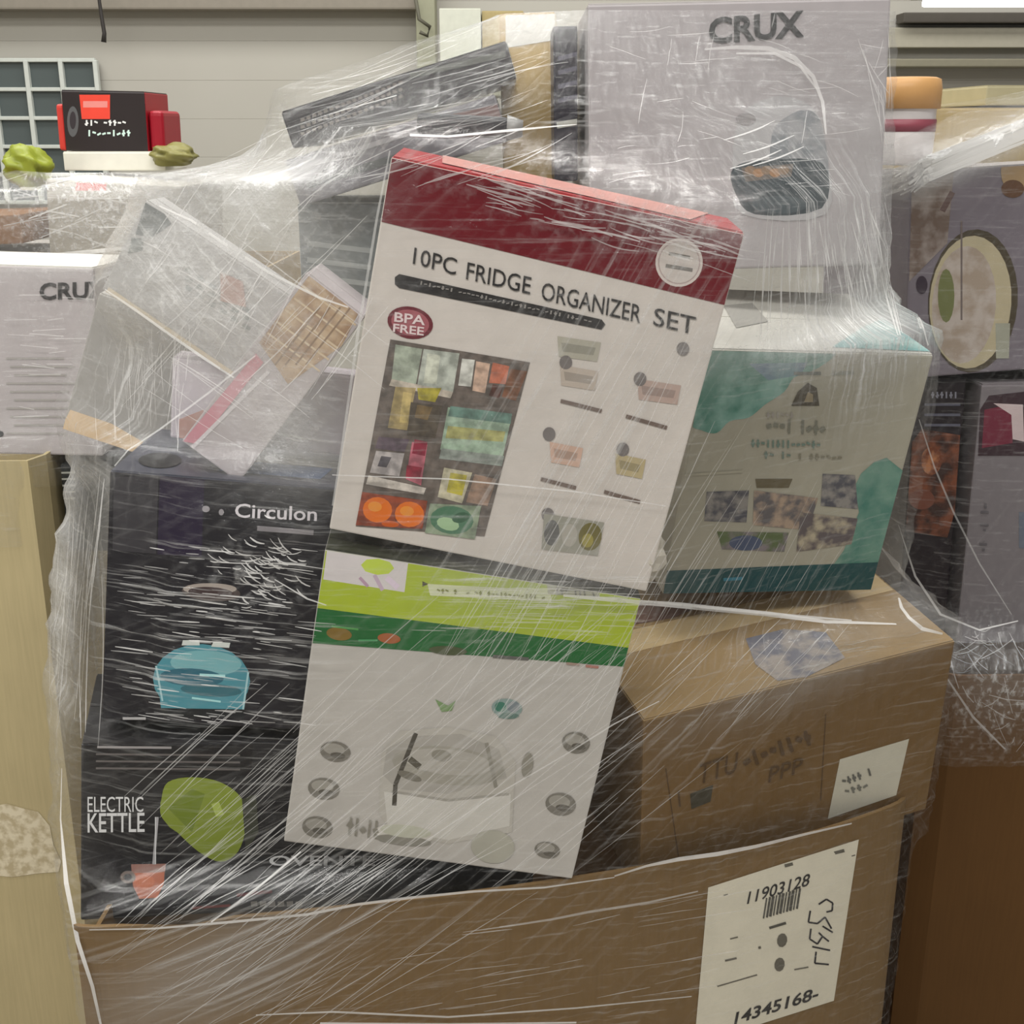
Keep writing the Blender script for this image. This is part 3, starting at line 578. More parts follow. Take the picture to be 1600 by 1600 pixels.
c.art('dark_stripe', [(bar(-10, 352, 60, 352, 8), mat((60, 56, 54))), (bar(-10, 372, 60, 370, 10), mat((120, 90, 66)))])
c = Carton('tool_box_carton', 'black tool carton with red ends and a red badge, highest on the left heap', 'carton', (-1.055, 3.0, 1.70, 0, 0, .02, .195, .2, .135), mat((44, 38, 38), .35), mside=mat((140, 22, 34), .4))
T['drill'] = c
c.art('red_badge', [([(124, 148), (172, 148), (172, 186), (128, 186)], mat((222, 66, 50))), ([(130, 158), (168, 158), (168, 168), (130, 168)], mat((236, 130, 124)))], label='red badge')
marks(c, 132, 192, 198, 192, 9, LWHITE, 9)
marks(c, 136, 208, 205, 208, 10, mat((190, 215, 205)), 9)
c.art('drill_picture', [(ell(114, 190, 9, 24), mat((84, 84, 86))), (ell(114, 188, 5, 14), mat((50, 44, 48)))], base=6)
# red wings of the tool carton (end flap hanging out)
rf = bm_obj('end_flap', box_bm(.035, .16, .095, .012, 3, lo=(.197, .01, .0)), mat((140, 20, 36), .4), c.root); rf['label'] = 'red end flap'
rf = bm_obj('end_flap', box_bm(.018, .16, .105, .008, 3, lo=(-.019, .01, .0)), mat((190, 60, 52), .4), c.root)
c = Carton('small_white_carton', 'low white carton directly under the black tool carton', 'carton', (-1.06, 2.99, 1.655, 0, 0, 0, .24, .2, .042), mat((206, 204, 194), .5))
# lime folded bag
def blob(name, label, cat, loc, sc, m, seed=1, amp=.18, parent=None):
    bm = bmesh.new(); bmesh.ops.create_icosphere(bm, subdivisions=4, radius=1)
    rng = random.Random(seed); ph = [rng.uniform(0, 6) for _ in range(6)]
    for v in bm.verts:
        n = v.co.normalized(); f = 1 + amp * (math.sin(n.x * 4 + ph[0]) * math.sin(n.y * 5 + ph[1]) + .5 * math.sin(n.z * 9 + ph[2] + n.x * 5) + .3 * math.sin(n.y * 17 + ph[3] + n.z * 11))
        v.co = Vector((n.x * f * sc[0], n.y * f * sc[1], max(-sc[2], n.z * f * sc[2])))
    o = bm_obj(name, bm, m, parent, True); o.location = loc
    if label: props(o, label, cat)
    return o
blob('bag', 'bright lime green plastic bag beside the black tool carton', 'bag', (-1.115, 2.9, 1.665), (.05, .05, .05), mat((140, 150, 52), .35, 1.0), 3)
blob('bag', 'crumpled olive and black plastic bag right of the black tool carton', 'bag', (-.80, 3.0, 1.69), (.05, .06, .025), mat((112, 108, 60), .4), 5)
# ------------------------------------------------------------------ right neighbour pallet
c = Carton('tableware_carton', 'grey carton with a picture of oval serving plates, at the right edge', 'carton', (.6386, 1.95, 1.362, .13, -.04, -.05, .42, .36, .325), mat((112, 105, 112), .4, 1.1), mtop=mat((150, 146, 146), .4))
T['plates'] = c
c.art('plate_print', [([(1395, 300), (1490, 268), (1480, 380), (1420, 440)], blotch((92, 76, 66), (128, 118, 112), 30)), (ell(1520, 470, 70, 112, 4, 28), mat((64, 56, 42))), (ell(1516, 472, 64, 104, 4, 28), mat((158, 148, 122))), (ell(1506, 476, 50, 92, 4, 24), blotch((140, 126, 112), (160, 150, 142), 30)),
      (ell(1478, 462, 13, 42, 0, 16), mat((96, 100, 62))), (bar(1502, 345, 1502, 500, 3), mat((96, 86, 82))), (bar(1472, 330, 1488, 300, 9), mat((84, 66, 62))), (ell(1440, 445, 9, 14), mat((48, 38, 48))), ([(1555, 505), (1578, 505), (1576, 560), (1556, 560)], mat((138, 138, 124))),
      (ell(1590, 260, 26, 42, 10, 20), mat((140, 118, 88))), (ell(1582, 295, 18, 14), mat((84, 60, 44))), (ell(1574, 245, 9, 12), mat((110, 50, 50)))])
c = Carton('kettle_carton', 'grey-white carton with a dark red appliance picture, below the tableware carton', 'carton', (.7729, 1.95, .895, .02, -.02, -.01, .36, .36, .455), mat((118, 112, 115), .4, 1.1))
T['kettleR'] = c
c.art('appliance_picture', [([(1530, 640), (1545, 618), (1600, 612), (1640, 612), (1640, 712), (1528, 712)], mat((50, 34, 40))), ([(1538, 640), (1580, 632), (1582, 692), (1534, 700)], mat((98, 34, 50))), ([(1552, 630), (1598, 632), (1600, 690), (1582, 686), (1580, 648)], mat((176, 160, 160)))])
marks(c, 1536, 865, 1540, 775, 14, mat((84, 80, 84)), 9)
c.art('blue_print', [([(1592, 800), (1640, 800), (1640, 860), (1592, 856)], mat((92, 98, 110)))])
c = Carton('smoker_carton', 'black carton with a glowing food picture, between the main pallet and the grey-white carton', 'carton', (.6766, 1.97, .886, .06, -.02, -.02, .085, .3, .468), mat((34, 28, 32), .35))
T['food'] = c
c.art('food_picture', [([(1425, 690), (1440, 670), (1500, 680), (1505, 800), (1480, 840), (1400, 830), (1400, 760)], blotch((48, 26, 20), (112, 62, 38), 30)), (ell(1455, 720, 16, 22), blotch((96, 48, 26), (160, 106, 70), 50)), (ell(1440, 780, 20, 16), mat((104, 62, 48)))])
marks(c, 1446, 617, 1496, 617, 10, mat((120, 120, 130)), 7)
c.art('text_print', [(bar(1444, 632 + i * 16, 1500, 632 + i * 16, 4), mat((84, 84, 96))) for i in range(3)], base=30)
c = Carton('brown_carton', 'tan cardboard carton behind the tableware carton, near the back wall', 'carton', (.765, 2.42, .886, .03, 0, 0, .45, .3, .90), kraft((176, 156, 112), 1.0))
c = Carton('flat_carton', 'pale flat carton lying on top of the tan carton at the right edge', 'carton', (.90, 2.44, 1.792, .03, 0, 0, .4, .26, .035), mat((170, 162, 130), .6, 1.0))
# clear tub with an orange lid, standing on the tableware carton
tM = Matrix.Translation((.672, 2.20, 1.690)); tb = empty('plastic_tub', tM, 'clear white tub with a round orange lid, on the right-hand heap', 'tub'); MW[tb.name] = tM
def lathe(prof, seg=32, bm=None):
    bm = bm or bmesh.new(); rings = []
    for r, z in prof: rings.append([bm.verts.new((r * math.cos(2 * math.pi * k / seg), r * math.sin(2 * math.pi * k / seg), z)) for k in range(seg)])
    for a, b in zip(rings, rings[1:]):
        for k in range(seg): bm.faces.new((a[k], a[(k + 1) % seg], b[(k + 1) % seg], b[k]))
    bm.faces.new(rings[0][::-1]); bm.faces.new(rings[-1]); return bm
bm_obj('tub_body', lathe([(.05, 0), (.054, .005), (.056, .05), (.055, .09), (.058, .095)]), mat((190, 186, 184), .3), tb, True)
bm_obj('lid', lathe([(.061, .092), (.061, .125), (.058, .14), (.05, .143), (.048, .139)]), mat((196, 150, 96), .4, 1.0), tb, True)
bm_obj('label_band', lathe([(.0566, .055), (.0570, .075)]), mat((120, 60, 70), .4), tb, True)
# far background, white and tan cartons behind the heap by the column
c = Carton('white_carton', 'small white carton far behind the heap beside the column', 'carton', (-.35, 6.3, 1.95, 0, 0, 0, .2, .3, .35), mat((206, 208, 194), .5, 1.0))
c = Carton('stacked_carton', 'tan carton far behind the heap, right of the small white carton', 'carton', (-.145, 6.32, 1.95, 0, 0, 0, .2, .3, .34), kraft((176, 160, 116), 1.0))
props(bm_obj('storage_rack', box_bm(.8, .5, .05, .006, lo=(-.45, 6.25, 1.9)), mat((128, 128, 112), .5)), 'grey storage rack shelf at the back wall holding two small cartons', 'rack')
rk = bpy.data.objects['storage_rack']
for x in (-.44, .32):
    bm_obj('upright', box_bm(.03, .03, 1.9, .003, lo=(x, 6.4, 0)), mat((128, 128, 112), .5), rk)

# ------------------------------------------------------------------ stretch film
def film_material():
    m = bpy.data.materials.new('stretch_film'); m.use_nodes = True; nt = m.node_tree; nt.nodes.clear(); N = nt.nodes.new; L = nt.links.new
    out = N('ShaderNodeOutputMaterial'); uv = N('ShaderNodeUVMap'); uv.uv_map = 'wrap'
    def attr(n): a = N('ShaderNodeAttribute'); a.attribute_name = n; return a.outputs['Fac']
    def streak(rot, sx, sy, lo, hi, seed, detail=3):
        mp = N('ShaderNodeMapping'); mp.inputs['Rotation'].default_value = (0, 0, R(rot)); mp.inputs['Location'].default_value = (seed, seed * 2, seed)
        L(uv.outputs[0], mp.inputs[0])
        mp2 = N('ShaderNodeMapping'); mp2.inputs['Scale'].default_value = (sx, sy, 1); L(mp.outputs[0], mp2.inputs[0])
        n = N('ShaderNodeTexNoise'); n.inputs['Scale'].default_value = 1; n.inputs['Detail'].default_value = detail; n.inputs['Roughness'].default_value = .6; L(mp2.outputs[0], n.inputs['Vector'])
        r = N('ShaderNodeMapRange'); r.inputs[1].default_value = lo; r.inputs[2].default_value = hi; L(n.outputs['Fac'], r.inputs[0]); return r.outputs[0], n.outputs['Fac']
    def mul(a, b):
        x = N('ShaderNodeMath'); x.operation = 'MULTIPLY'
        for i, v in enumerate((a, b)):
            if isinstance(v, (int, float)): x.inputs[i].default_value = v
            else: L(v, x.inputs[i])
        return x.outputs[0]
    def add(a, b, clamp=False):
        x = N('ShaderNodeMath'); x.operation = 'ADD'; x.use_clamp = clamp
        for i, v in enumerate((a, b)):
            if isinstance(v, (int, float)): x.inputs[i].default_value = v
            else: L(v, x.inputs[i])
        return x.outputs[0]
    h, hn = streak(0, 7, 150, .56, .72, 1); h2_, _ = streak(3, 20, 330, .6, .75, 4)
    d, dn = streak(-38, 3, 110, .52, .72, 9); d2, _ = streak(-58, 3, 120, .52, .72, 14)
    v_, vn = streak(90, 4, 110, .5, .70, 21)
    k, kn = streak(30, 60, 60, .5, .75, 33, 6)
    x_, xn = streak(33, 3, 90, .54, .74, 41)
    s = add(mul(h, attr('fh')), mul(h2_, mul(attr('fh'), .6))); s = add(s, mul(d, attr('fd'))); s = add(s, mul(d2, attr('fs'))); s = add(s, mul(v_, attr('fv'))); s = add(s, mul(k, attr('fk'))); s = add(s, mul(x_, attr('fx')))
    s = add(s, attr('fm')); s = add(s, .008, True)
    cap = N('ShaderNodeMath'); cap.operation = 'MINIMUM'; cap.inputs[1].default_value = .9; L(s, cap.inputs[0])
    hsum = add(add(mul(hn, attr('fh')), mul(dn, attr('fd'))), add(mul(vn, attr('fv')), mul(kn, 1.0)))
    bp = N('ShaderNodeBump'); bp.inputs['Strength'].default_value = .6; bp.inputs['Distance'].default_value = .006; L(hsum, bp.inputs['Height'])
    tr = N('ShaderNodeBsdfTransparent'); tr.inputs[0].default_value = (.985, .985, .985, 1)
    df = N('ShaderNodeBsdfDiffuse'); df.inputs[0].default_value = (.86, .86, .85, 1); L(bp.outputs[0], df.inputs['Normal'])
    tl_ = N('ShaderNodeBsdfTranslucent'); tl_.inputs[0].default_value = (.8, .8, .79, 1)
    gl_ = N('ShaderNodeBsdfAnisotropic') if hasattr(bpy.types, 'ShaderNodeBsdfAnisotropic') else N('ShaderNodeBsdfGlossy')
    gl_.inputs['Color'].default_value = (1, 1, 1, 1); gl_.inputs['Roughness'].default_value = .22; L(bp.outputs[0], gl_.inputs['Normal'])
    m1 = N('ShaderNodeMixShader'); m1.inputs[0].default_value = .3; L(df.outputs[0], m1.inputs[1]); L(tl_.outputs[0], m1.inputs[2])
    m2 = N('ShaderNodeMixShader'); m2.inputs[0].default_value = .25; L(m1.outputs[0], m2.inputs[1]); L(gl_.outputs[0], m2.inputs[2])
    m3 = N('ShaderNodeMixShader'); L(cap.outputs[0], m3.inputs[0]); L(tr.outputs[0], m3.inputs[1]); L(m2.outputs[0], m3.inputs[2])
    g2_ = N('ShaderNodeBsdfGlossy'); g2_.inputs['Roughness'].default_value = .12; L(bp.outputs[0], g2_.inputs['Normal'])
    m4 = N('ShaderNodeMixShader'); m4.inputs[0].default_value = .022; L(m3.outputs[0], m4.inputs[1]); L(g2_.outputs[0], m4.inputs[2])
    L(m4.outputs[0], out.inputs[0]); return m
def fold_material(alpha=.6):
    m = bpy.data.materials.new('film_crease'); m.use_nodes = True; nt = m.node_tree; b = nt.nodes['Principled BSDF']
    b.inputs['Base Color'].default_value = (.85, .84, .82, 1); b.inputs['Roughness'].default_value = .25; b.inputs['Alpha'].default_value = alpha
    b.inputs['Specular IOR Level'].default_value = .6
    return m
FILM = film_material(); FOLD = fold_material(.34); FOLD2 = fold_material(.62)
def body_points(cartons, step=.03):
    P = []
    for c in cartons:
        cs = [c.M @ Vector((x * c.w, y * c.d, z * c.h)) for x in (0, 1) for y in (0, 1) for z in (0, 1)]
        E_ = [(0, 1), (2, 3), (4, 5), (6, 7), (0, 2), (1, 3), (4, 6), (5, 7), (0, 4), (1, 5), (2, 6), (3, 7)]
        for a, b in E_:
            n = max(2, int((cs[a] - cs[b]).length / step))
            P += [cs[a].lerp(cs[b], i / n) for i in range(n + 1)]
    return P
def hull2(pts):
    pts = sorted(set((round(p[0], 4), round(p[1], 4)) for p in pts))
    def half(ps):
        h = []
        for p in ps:
            while len(h) > 1 and (h[-1][0] - h[-2][0]) * (p[1] - h[-2][1]) - (h[-1][1] - h[-2][1]) * (p[0] - h[-2][0]) <= 0: h.pop()
            h.append(p)
        return h
    a = half(pts); b = half(pts[::-1]); return a[:-1] + b[:-1]
def radius(h, c, ang):
    dx, dy = math.cos(ang), math.sin(ang); best = 0
    for i in range(len(h)):
        a = h[i]; b = h[(i + 1) % len(h)]; ex, ey = b[0] - a[0], b[1] - a[1]; den = dx * ey - dy * ex
        if abs(den) < 1e-9: continue
        t = ((a[0] - c[0]) * ey - (a[1] - c[1]) * ex) / den; s = ((a[0] - c[0]) * dy - (a[1] - c[1]) * dx) / den
        if t > 0 and -1e-4 <= s <= 1.0001: best = max(best, t)
    return best
def film(label, pts, extra, c, z0, z1, dz, na, tens, win, cam_regions, wr=.0025, group=None, off=.006, creases=None, seed=2):
    P = pts + extra; zs = [z0 + i * dz for i in range(int(round((z1 - z0) / dz)) + 1)]
    Rr = np.zeros((len(zs), na))
    for i, z in enumerate(zs):
        sl = [(p.x, p.y) for p in P if abs(p.z - z) <= win]
        if len(sl) < 3: Rr[i] = Rr[i - 1]; continue
        h = hull2(sl)
        for k in range(na): Rr[i, k] = radius(h, c, 2 * math.pi * k / na)
    for k in range(na):                      # vertical tension: pull towards the straight line over hollows
        r = Rr[:, k].copy(); st = []
        for i in range(len(zs)):
            while len(st) > 1 and (st[-1] - st[-2]) * (r[i] - r[st[-2]]) - (i - st[-2]) * (r[st[-1]] - r[st[-2]]) >= 0: st.pop()
            st.append(i)
        env = np.interp(np.arange(len(zs)), st, r[st]); Rr[:, k] = r + (env - r) * tens
    for _ in range(2):
        Rr[1:-1] = np.maximum(Rr[1:-1], (Rr[:-2] + Rr[1:-1] * 2 + Rr[2:]) / 4)
    rng = random.Random(seed); ph = [rng.uniform(0, 6.28) for _ in range(8)]
    V, F, UV = [], [], []
    for i, z in enumerate(zs):
        for k in range(na):
            a = 2 * math.pi * k / na; w = wr * (math.sin(a * 37 + z * 21 + ph[0]) + .7 * math.sin(a * 71 - z * 40 + ph[1]) + .6 * math.sin(z * 160 + a * 9 + ph[2]))
            r = Rr[i, k] + off + abs(w); V.append(Vector((c[0] + math.cos(a) * r, c[1] + math.sin(a) * r, z)))
    for i in range(len(zs) - 1):
        for k in range(na):
            j = (k + 1) % na; F.append([i * na + k, i * na + j, (i + 1) * na + j, (i + 1) * na + k])
    nf = len(F)
    bvh = BVHTree.FromPolygons(V, F)
    # creases: narrow ribbons lying on the film
    CV, CF, CM = [], [], []
    def crease(pts2, w, mi=1, lift=.0012):
        path = []
        for u, v in pts2:
            d = px_ray(u, v).normalized(); loc, n, i_, di = bvh.ray_cast(CAM, d)
            if loc is None: continue
            if n.dot(d) > 0: n = -n
            path.append((loc + n * lift, n))
        if len(path) < 2: return
        k0 = len(CV)
        for i_, (p, n) in enumerate(path):
            t = (path[min(i_ + 1, len(path) - 1)][0] - path[max(i_ - 1, 0)][0])
            if t.length > .4: return
            sd = t.cross(n).normalized() * w / 2 * (math.sin(math.pi * (i_ + .35) / (len(path) - .3)) ** .5 if len(path) > 2 else 1)
            CV.extend([p + sd, p - sd])
        for i_ in range(len(path) - 1):
            a = k0 + 2 * i_; CF.append([a, a + 1, a + 3, a + 2]); CM.append(mi)
    if creases: creases(crease)
    nV = len(V); V2 = V + CV; F2 = F + [[i + nV for i in f] for f in CF]
    M = Matrix.Translation((c[0], c[1], z0)); me = bpy.data.meshes.new('stretch_film')
    inv = M.inverted(); me.from_pydata([tuple(inv @ v) for v in V2], [], F2)
    for m_ in (FILM, FOLD, FOLD2): me.materials.append(m_)
    me.polygons.foreach_set('material_index', [0] * nf + CM); me.polygons.foreach_set('use_smooth', [True] * len(F2))
    uvl = me.uv_layers.new(name='wrap'); data = []
    for f in F2:
        for vi in f:
            if vi < nV:
                k = vi % na; z = V[vi].z; kk = k
                if k == 0 and any(w_ < nV and w_ % na == na - 1 for w_ in f): kk = na
                data += [2 * math.pi * kk / na * .55, z]
            else: data += [0, 0]
    uvl.data.foreach_set('uv', data)
    att = {n: np.zeros(len(V2)) for n in ('fh', 'fd', 'fs', 'fv', 'fk', 'fx', 'fm')}
    X = np.array([[v.x, v.y, v.z] for v in V2])
    front = (X[:, 1] < c[1])
    for n, val in (('fh', .18), ('fd', .05), ('fk', .05), ('fm', .0)): att[n] += val
    for n, (u, v, Y), (su, sv), ang, amp in cam_regions:     # soft patches on the film, placed in metres on its front side
        p = at(u, v, Y); sx = su / FPX * Y; sz = sv / FPX * Y
        ca, sa = math.cos(R(ang)), math.sin(R(ang)); dx = X[:, 0] - p.x; dzz = X[:, 2] - p.z
        a = (dx * ca + dzz * sa) / sx; b = (-dx * sa + dzz * ca) / sz
        att[n] += np.where(front, amp * np.exp(-(a * a + b * b)), 0)
    for n, arr in att.items():
        at_ = me.attributes.new(n, 'FLOAT', 'POINT'); at_.data.foreach_set('value', np.clip(arr, 0, 1.2).astype(np.float32))
    me.update(); o = bpy.data.objects.new('stretch_film', me); COL.objects.link(o); o.matrix_world = M
    props(o, label, 'plastic film', group); return o

main = [T[k] for k in ('kettle', 'circ', 'green', 'fridge', 'teal', 'brown', 'crux', 'stripe', 'tan', 'bflat', 'gflat', 'h2', 'h1', 'h0', 'h3', 'k0', 'k1')]
P = body_points(main)
for z in np.arange(.2, .801, .02): P += [Vector((x, y, z)) for x, y in foot]
extra = [Vector((x, y, z)) for z in np.arange(.8, 1.7, .03) for x, y in ((-.3, 2.0), (.3, 2.05), (.45, 1.95))] + [at(u, v, Y) for u, v, Y in ((128, 725, 1.62), (114, 790, 1.6), (98, 860, 1.58), (88, 930, 1.57), (82, 1000, 1.55), (80, 1080, 1.54), (86, 1150, 1.52), (88, 1230, 1.50), (90, 1300, 1.47), (100, 1380, 1.44), (112, 1440, 1.42), (126, 1500, 1.40))]
rg = random.Random(11)
def main_creases(cr):
    U = rg.uniform
    def line(x0, y0, x1, y1, w, bend=0, n=10, mi=1):
        cr([(x0 + (x1 - x0) * t / n - (y1 - y0) * bend * math.sin(math.pi * t / n), y0 + (y1 - y0) * t / n + (x1 - x0) * bend * math.sin(math.pi * t / n)) for t in range(n + 1)], w, mi)
    # bright named folds
    cr([(880, 930), (930, 934), (1000, 940), (1060, 945), (1120, 951), (1200, 959), (1290, 972), (1400, 976)], .0075, 2)
    cr([(1000, 938), (1100, 948), (1240, 962), (1330, 970)], .004, 2)
    cr([(1404, 935), (1408, 950), (1420, 966), (1440, 982), (1472, 990)], .006, 2)
    cr([(165, 452), (215, 486), (270, 525), (320, 560), (366, 590)], .004, 2)
    cr([(250, 322), (300, 345), (350, 380), (420, 425), (500, 465), (545, 480)], .0035, 2)
    cr([(180, 728), (200, 705), (250, 672), (330, 612), (400, 555)], .0035, 1)
    cr([(98, 1200), (96, 1280), (104, 1380), (122, 1470), (145, 1540), (160, 1610)], .006, 2)
    cr([(610, 236), (590, 340), (560, 520), (535, 700), (520, 790)], .0035, 1)
    cr([(640, 212), (700, 215), (800, 205), (900, 196)], .006, 2)
    cr([(330, 260), (380, 235), (440, 205), (520, 178), (620, 150)], .003, 1)
    cr([(400, 1585), (520, 1580), (700, 1588), (900, 1574), (1080, 1556)], .0035, 2)
    cr([(500, 1598), (700, 1600), (900, 1597)], .004, 2)
    cr([(140, 1452), (240, 1450), (360, 1440), (480, 1428), (560, 1412), (640, 1402), (740, 1392), (850, 1386), (960, 1370)], .004, 2)
    cr([(960, 1368), (1010, 1352), (1060, 1342), (1120, 1334), (1180, 1322), (1260, 1302), (1330, 1286)], .006, 2)
    cr([(780, 1448), (860, 1436), (920, 1424), (1010, 1410), (1090, 1392)], .004, 1)
    cr([(520, 742), (700, 748), (900, 768), (1040, 790)], .0018, 2)
    cr([(640, 1330), (760, 1250), (880, 1180), (960, 1130), (1030, 1095)], .0022, 2)
    cr([(330, 1440), (400, 1390), (470, 1330)], .003, 2)
    cr([(430, 905), (480, 935), (510, 945)], .002, 2)
    for i in range(26):                                   # over the right half of the organizer carton
        x = 660 + i * 12 + U(-5, 5); y = U(960, 1180); L_ = U(220, 640); a = R(U(57, 64)); line(x, y, x + L_ * math.cos(a), y - L_ * math.sin(a), U(.0006, .0016), U(-.02, .03), 12)
    for i in range(46):                                   # fan over the green-banded carton
        x = U(450, 900); y = U(1080, 1400); L_ = U(120, 420); a = R(U(34, 44)); line(x, y, x + L_ * math.cos(a), y - L_ * math.sin(a), U(.0005, .0014), U(-.02, .02), 10)
    for i in range(60):                                   # over the kettle carton
        x = U(180, 560); y = U(1230, 1460); L_ = U(90, 330); a = R(U(36, 46)); line(x, y, x + L_ * math.cos(a), y - L_ * math.sin(a), U(.0006, .0016), U(-.02, .02), 10)
    for i in range(50):                                   # faint ones on the brown box wall
        x = U(150, 560); y = U(1440, 1640); L_ = U(120, 380); a = R(U(24, 42)); line(x, y, x + L_ * math.cos(a), y - L_ * math.sin(a), U(.0006, .0016), 0, 8)
    for i in range(30):
        x = U(600, 1100); y = U(1400, 1600); L_ = U(40, 160); a = R(U(6, 14)); line(x, y, x + L_ * math.cos(a), y - L_ * math.sin(a), U(.0006, .0016), 0, 6)
    for i in range(52):                                   # vertical pleats under the grey carton
        x = 1190 + i * 5 + U(-4, 4); y0 = U(300, 420); L_ = U(60, 200); line(x, y0, x + (x - 1230) * .22 + U(-4, 4), min(540, y0 + L_), U(.0012, .0042), .01, 8, 2)
    for i in range(22):                                   # left hanging web
        x = U(90, 165); y0 = U(730, 900); line(x, y0, x - U(5, 30), y0 + U(120, 330), U(.0012, .003), U(-.02, .02), 10)
    for i in range(150):                                  # short glints over the cookware carton
        x = U(172, 470); y = U(850, 1130); L_ = U(12, 60); line(x, y, x + L_, y + L_ * U(.04, .2), U(.0008, .002), 0, 4, 1 + (i % 3 == 0))
    for i in range(60):                                   # crumple by its title
        x = rg.gauss(410, 28); y = rg.gauss(880, 26); a = U(-.2, .9); L_ = U(8, 34); line(x, y, x + L_ * math.cos(a), y + L_ * math.sin(a), U(.001, .0024), .1, 4, 2)
    for i in range(24):
        x = U(1010, 1280); y = U(900, 990); L_ = U(60, 200); a = R(U(56, 64)); line(x, y, x + L_ * math.cos(a), y - L_ * math.sin(a), U(.0006, .0014), 0, 8)
    for i in range(20):
        x = U(1000, 1240); y = U(1040, 1160); L_ = U(60, 200); a = R(U(42, 54)); line(x, y, x + L_ * math.cos(a), y - L_ * math.sin(a), U(.0006, .0014), 0, 8)
    for i in range(46):                                   # top left, over the dark flat cartons
        x = U(440, 760); y = U(120, 300); L_ = U(60, 240); a = R(U(12, 28)); line(x, y, x + L_ * math.cos(a), y - L_ * math.sin(a), U(.0006, .0018), U(-.04, .04), 8)
    for i in range(60):                                   # crossing folds over the left cluster
        x = U(190, 500); y = U(330, 640); L_ = U(50, 200); a = R(rg.choice((-34, -32, 42, 48, 60)) + U(-4, 4)); line(x, y, x + L_ * math.cos(a), y - L_ * math.sin(a), U(.0006, .0018), U(-.03, .03), 8)
    for i in range(46):
        x = U(150, 300); y = U(490, 620); line(x, y, x + U(-12, 6), y + U(30, 110), U(.0006, .0016), .02, 6)
    for i in range(60):                                   # over the red band
        x = U(720, 1130); y = 262 + (x - 720) * .24 + U(0, 60); L_ = U(20, 110); line(x, y, x + L_, y + L_ * U(.12, .4), U(.0008, .0026), U(-.06, .06), 6)
    for i in range(46):                                   # horizontal pulls over the lime band
        x = U(640, 960); y = U(900, 985); L_ = U(30, 120); line(x, y, x + L_, y + L_ * U(0, .06), U(.0006, .0016), 0, 6)
    for i in range(40):                                   # over the grey lettered carton
        x = U(920, 1300); y = U(40, 300); L_ = U(20, 90); a = R(rg.choice((4, 8, 80, -20))); line(x, y, x + L_ * math.cos(a), y - L_ * math.sin(a), U(.0006, .0014), U(-.05, .05), 6)
    cr([(1100, 78), (1150, 74), (1200, 76), (1240, 90), (1270, 120), (1285, 160), (1290, 210)], .006, 1)
    cr([(1150, 84), (1210, 84), (1250, 104), (1276, 140)], .004, 1)
    for i in range(14): line(1340 + i * 4, 60 + i * 9, 1385 + U(-6, 6), 40 + U(0, 200), .0012, .02, 6)
    for x, y in ((1130, 200), (1160, 222), (1140, 245), (1175, 240)): line(x, y + 20, x + 80, y - 10, .0022, .03, 8, 2)
regions = [
    ('fm', (300, 390, 1.6), (190, 90), -20, .44), ('fk', (300, 420, 1.6), (200, 120), 0, .5), ('fx', (330, 440, 1.6), (200, 120), 0, .35), ('fm', (250, 480, 1.6), (120, 80), 0, .15),
    ('fm', (420, 300, 1.6), (160, 40), -30, .35), ('fm', (190, 560, 1.6), (80, 120), 0, .2), ('fm', (430, 560, 1.55), (140, 120), 0, .24), ('fm', (480, 270, 1.6), (120, 30), 22, .4), ('fx', (300, 380, 1.6), (160, 90), 0, .4), ('fv', (210, 590, 1.6), (70, 110), 0, .5),
    ('fm', (120, 900, 1.6), (46, 240), 0, .5), ('fv', (115, 900, 1.6), (50, 260), 0, .5), ('fm', (105, 1300, 1.6), (25, 160), 0, .2),
    ('fm', (1330, 420, 1.7), (90, 120), 0, .42), ('fm', (480, 650, 1.5), (80, 70), 0, .32), ('fv', (1310, 440, 1.7), (110, 130), 0, 1.1), ('fm', (1220, 490, 1.65), (190, 45), 0, .45), ('fm', (1365, 200, 1.7), (30, 200), 0, .14),
    ('fs', (890, 680, 1.36), (130, 330), -28, .8), ('fm', (870, 720, 1.36), (110, 260), -28, .10),
    ('fd', (760, 1180, 1.4), (220, 200), 0, .4), ('fd', (480, 1340, 1.4), (260, 130), 0, .4), ('fd', (320, 1490, 1.33), (220, 90), -15, .4), ('fm', (330, 1500, 1.33), (230, 90), 25, .25), ('fm', (1230, 1020, 1.55), (200, 50), 10, .2),
    ('fm', (850, 900, 1.36), (170, 60), 0, .24), ('fm', (1180, 130, 1.7), (160, 120), 0, .08), ('fv', (1220, 290, 1.7), (80, 60), 0, .5), ('fh', (330, 960, 1.43), (190, 160), 0, .55), ('fk', (410, 880, 1.43), (60, 50), 0, .6),
    ('fh', (1300, 960, 1.6), (140, 40), 0, .5), ('fm', (1300, 990, 1.5), (180, 40), 0, .10), ('fm', (1430, 900, 1.6), (40, 90), 0, .16), ('fd', (1080, 1060, 1.5), (130, 80), 0, .4), ('fs', (1140, 930, 1.5), (170, 90), 0, .4),
    ('fm', (960, 262, 1.4), (180, 16), -12, .22), ('fk', (950, 320, 1.38), (220, 50), -14, .5), ('fm', (1080, 350, 1.38), (120, 24), -12, .3), ('fx', (620, 200, 1.6), (180, 60), 15, .3), ('fd', (600, 200, 1.6), (200, 60), 15, .35),
    ('fm', (560, 210, 1.6), (170, 60), 18, .08), ('fm', (560, 330, 1.5), (80, 60), 0, .12), ('fh', (1150, 180, 1.7), (240, 150), 0, .15), ('fk', (1180, 160, 1.7), (200, 140), 0, .18), ('fh', (850, 930, 1.36), (190, 50), 0, .9),
    ('fm', (820, 20, 1.7), (110, 40), 0, .3)]
film('clear crinkled stretch film wound around the whole main heap', P, extra, (.12, 1.80), .24, 1.90, .012, 420, .35, .035, regions, creases=main_creases)

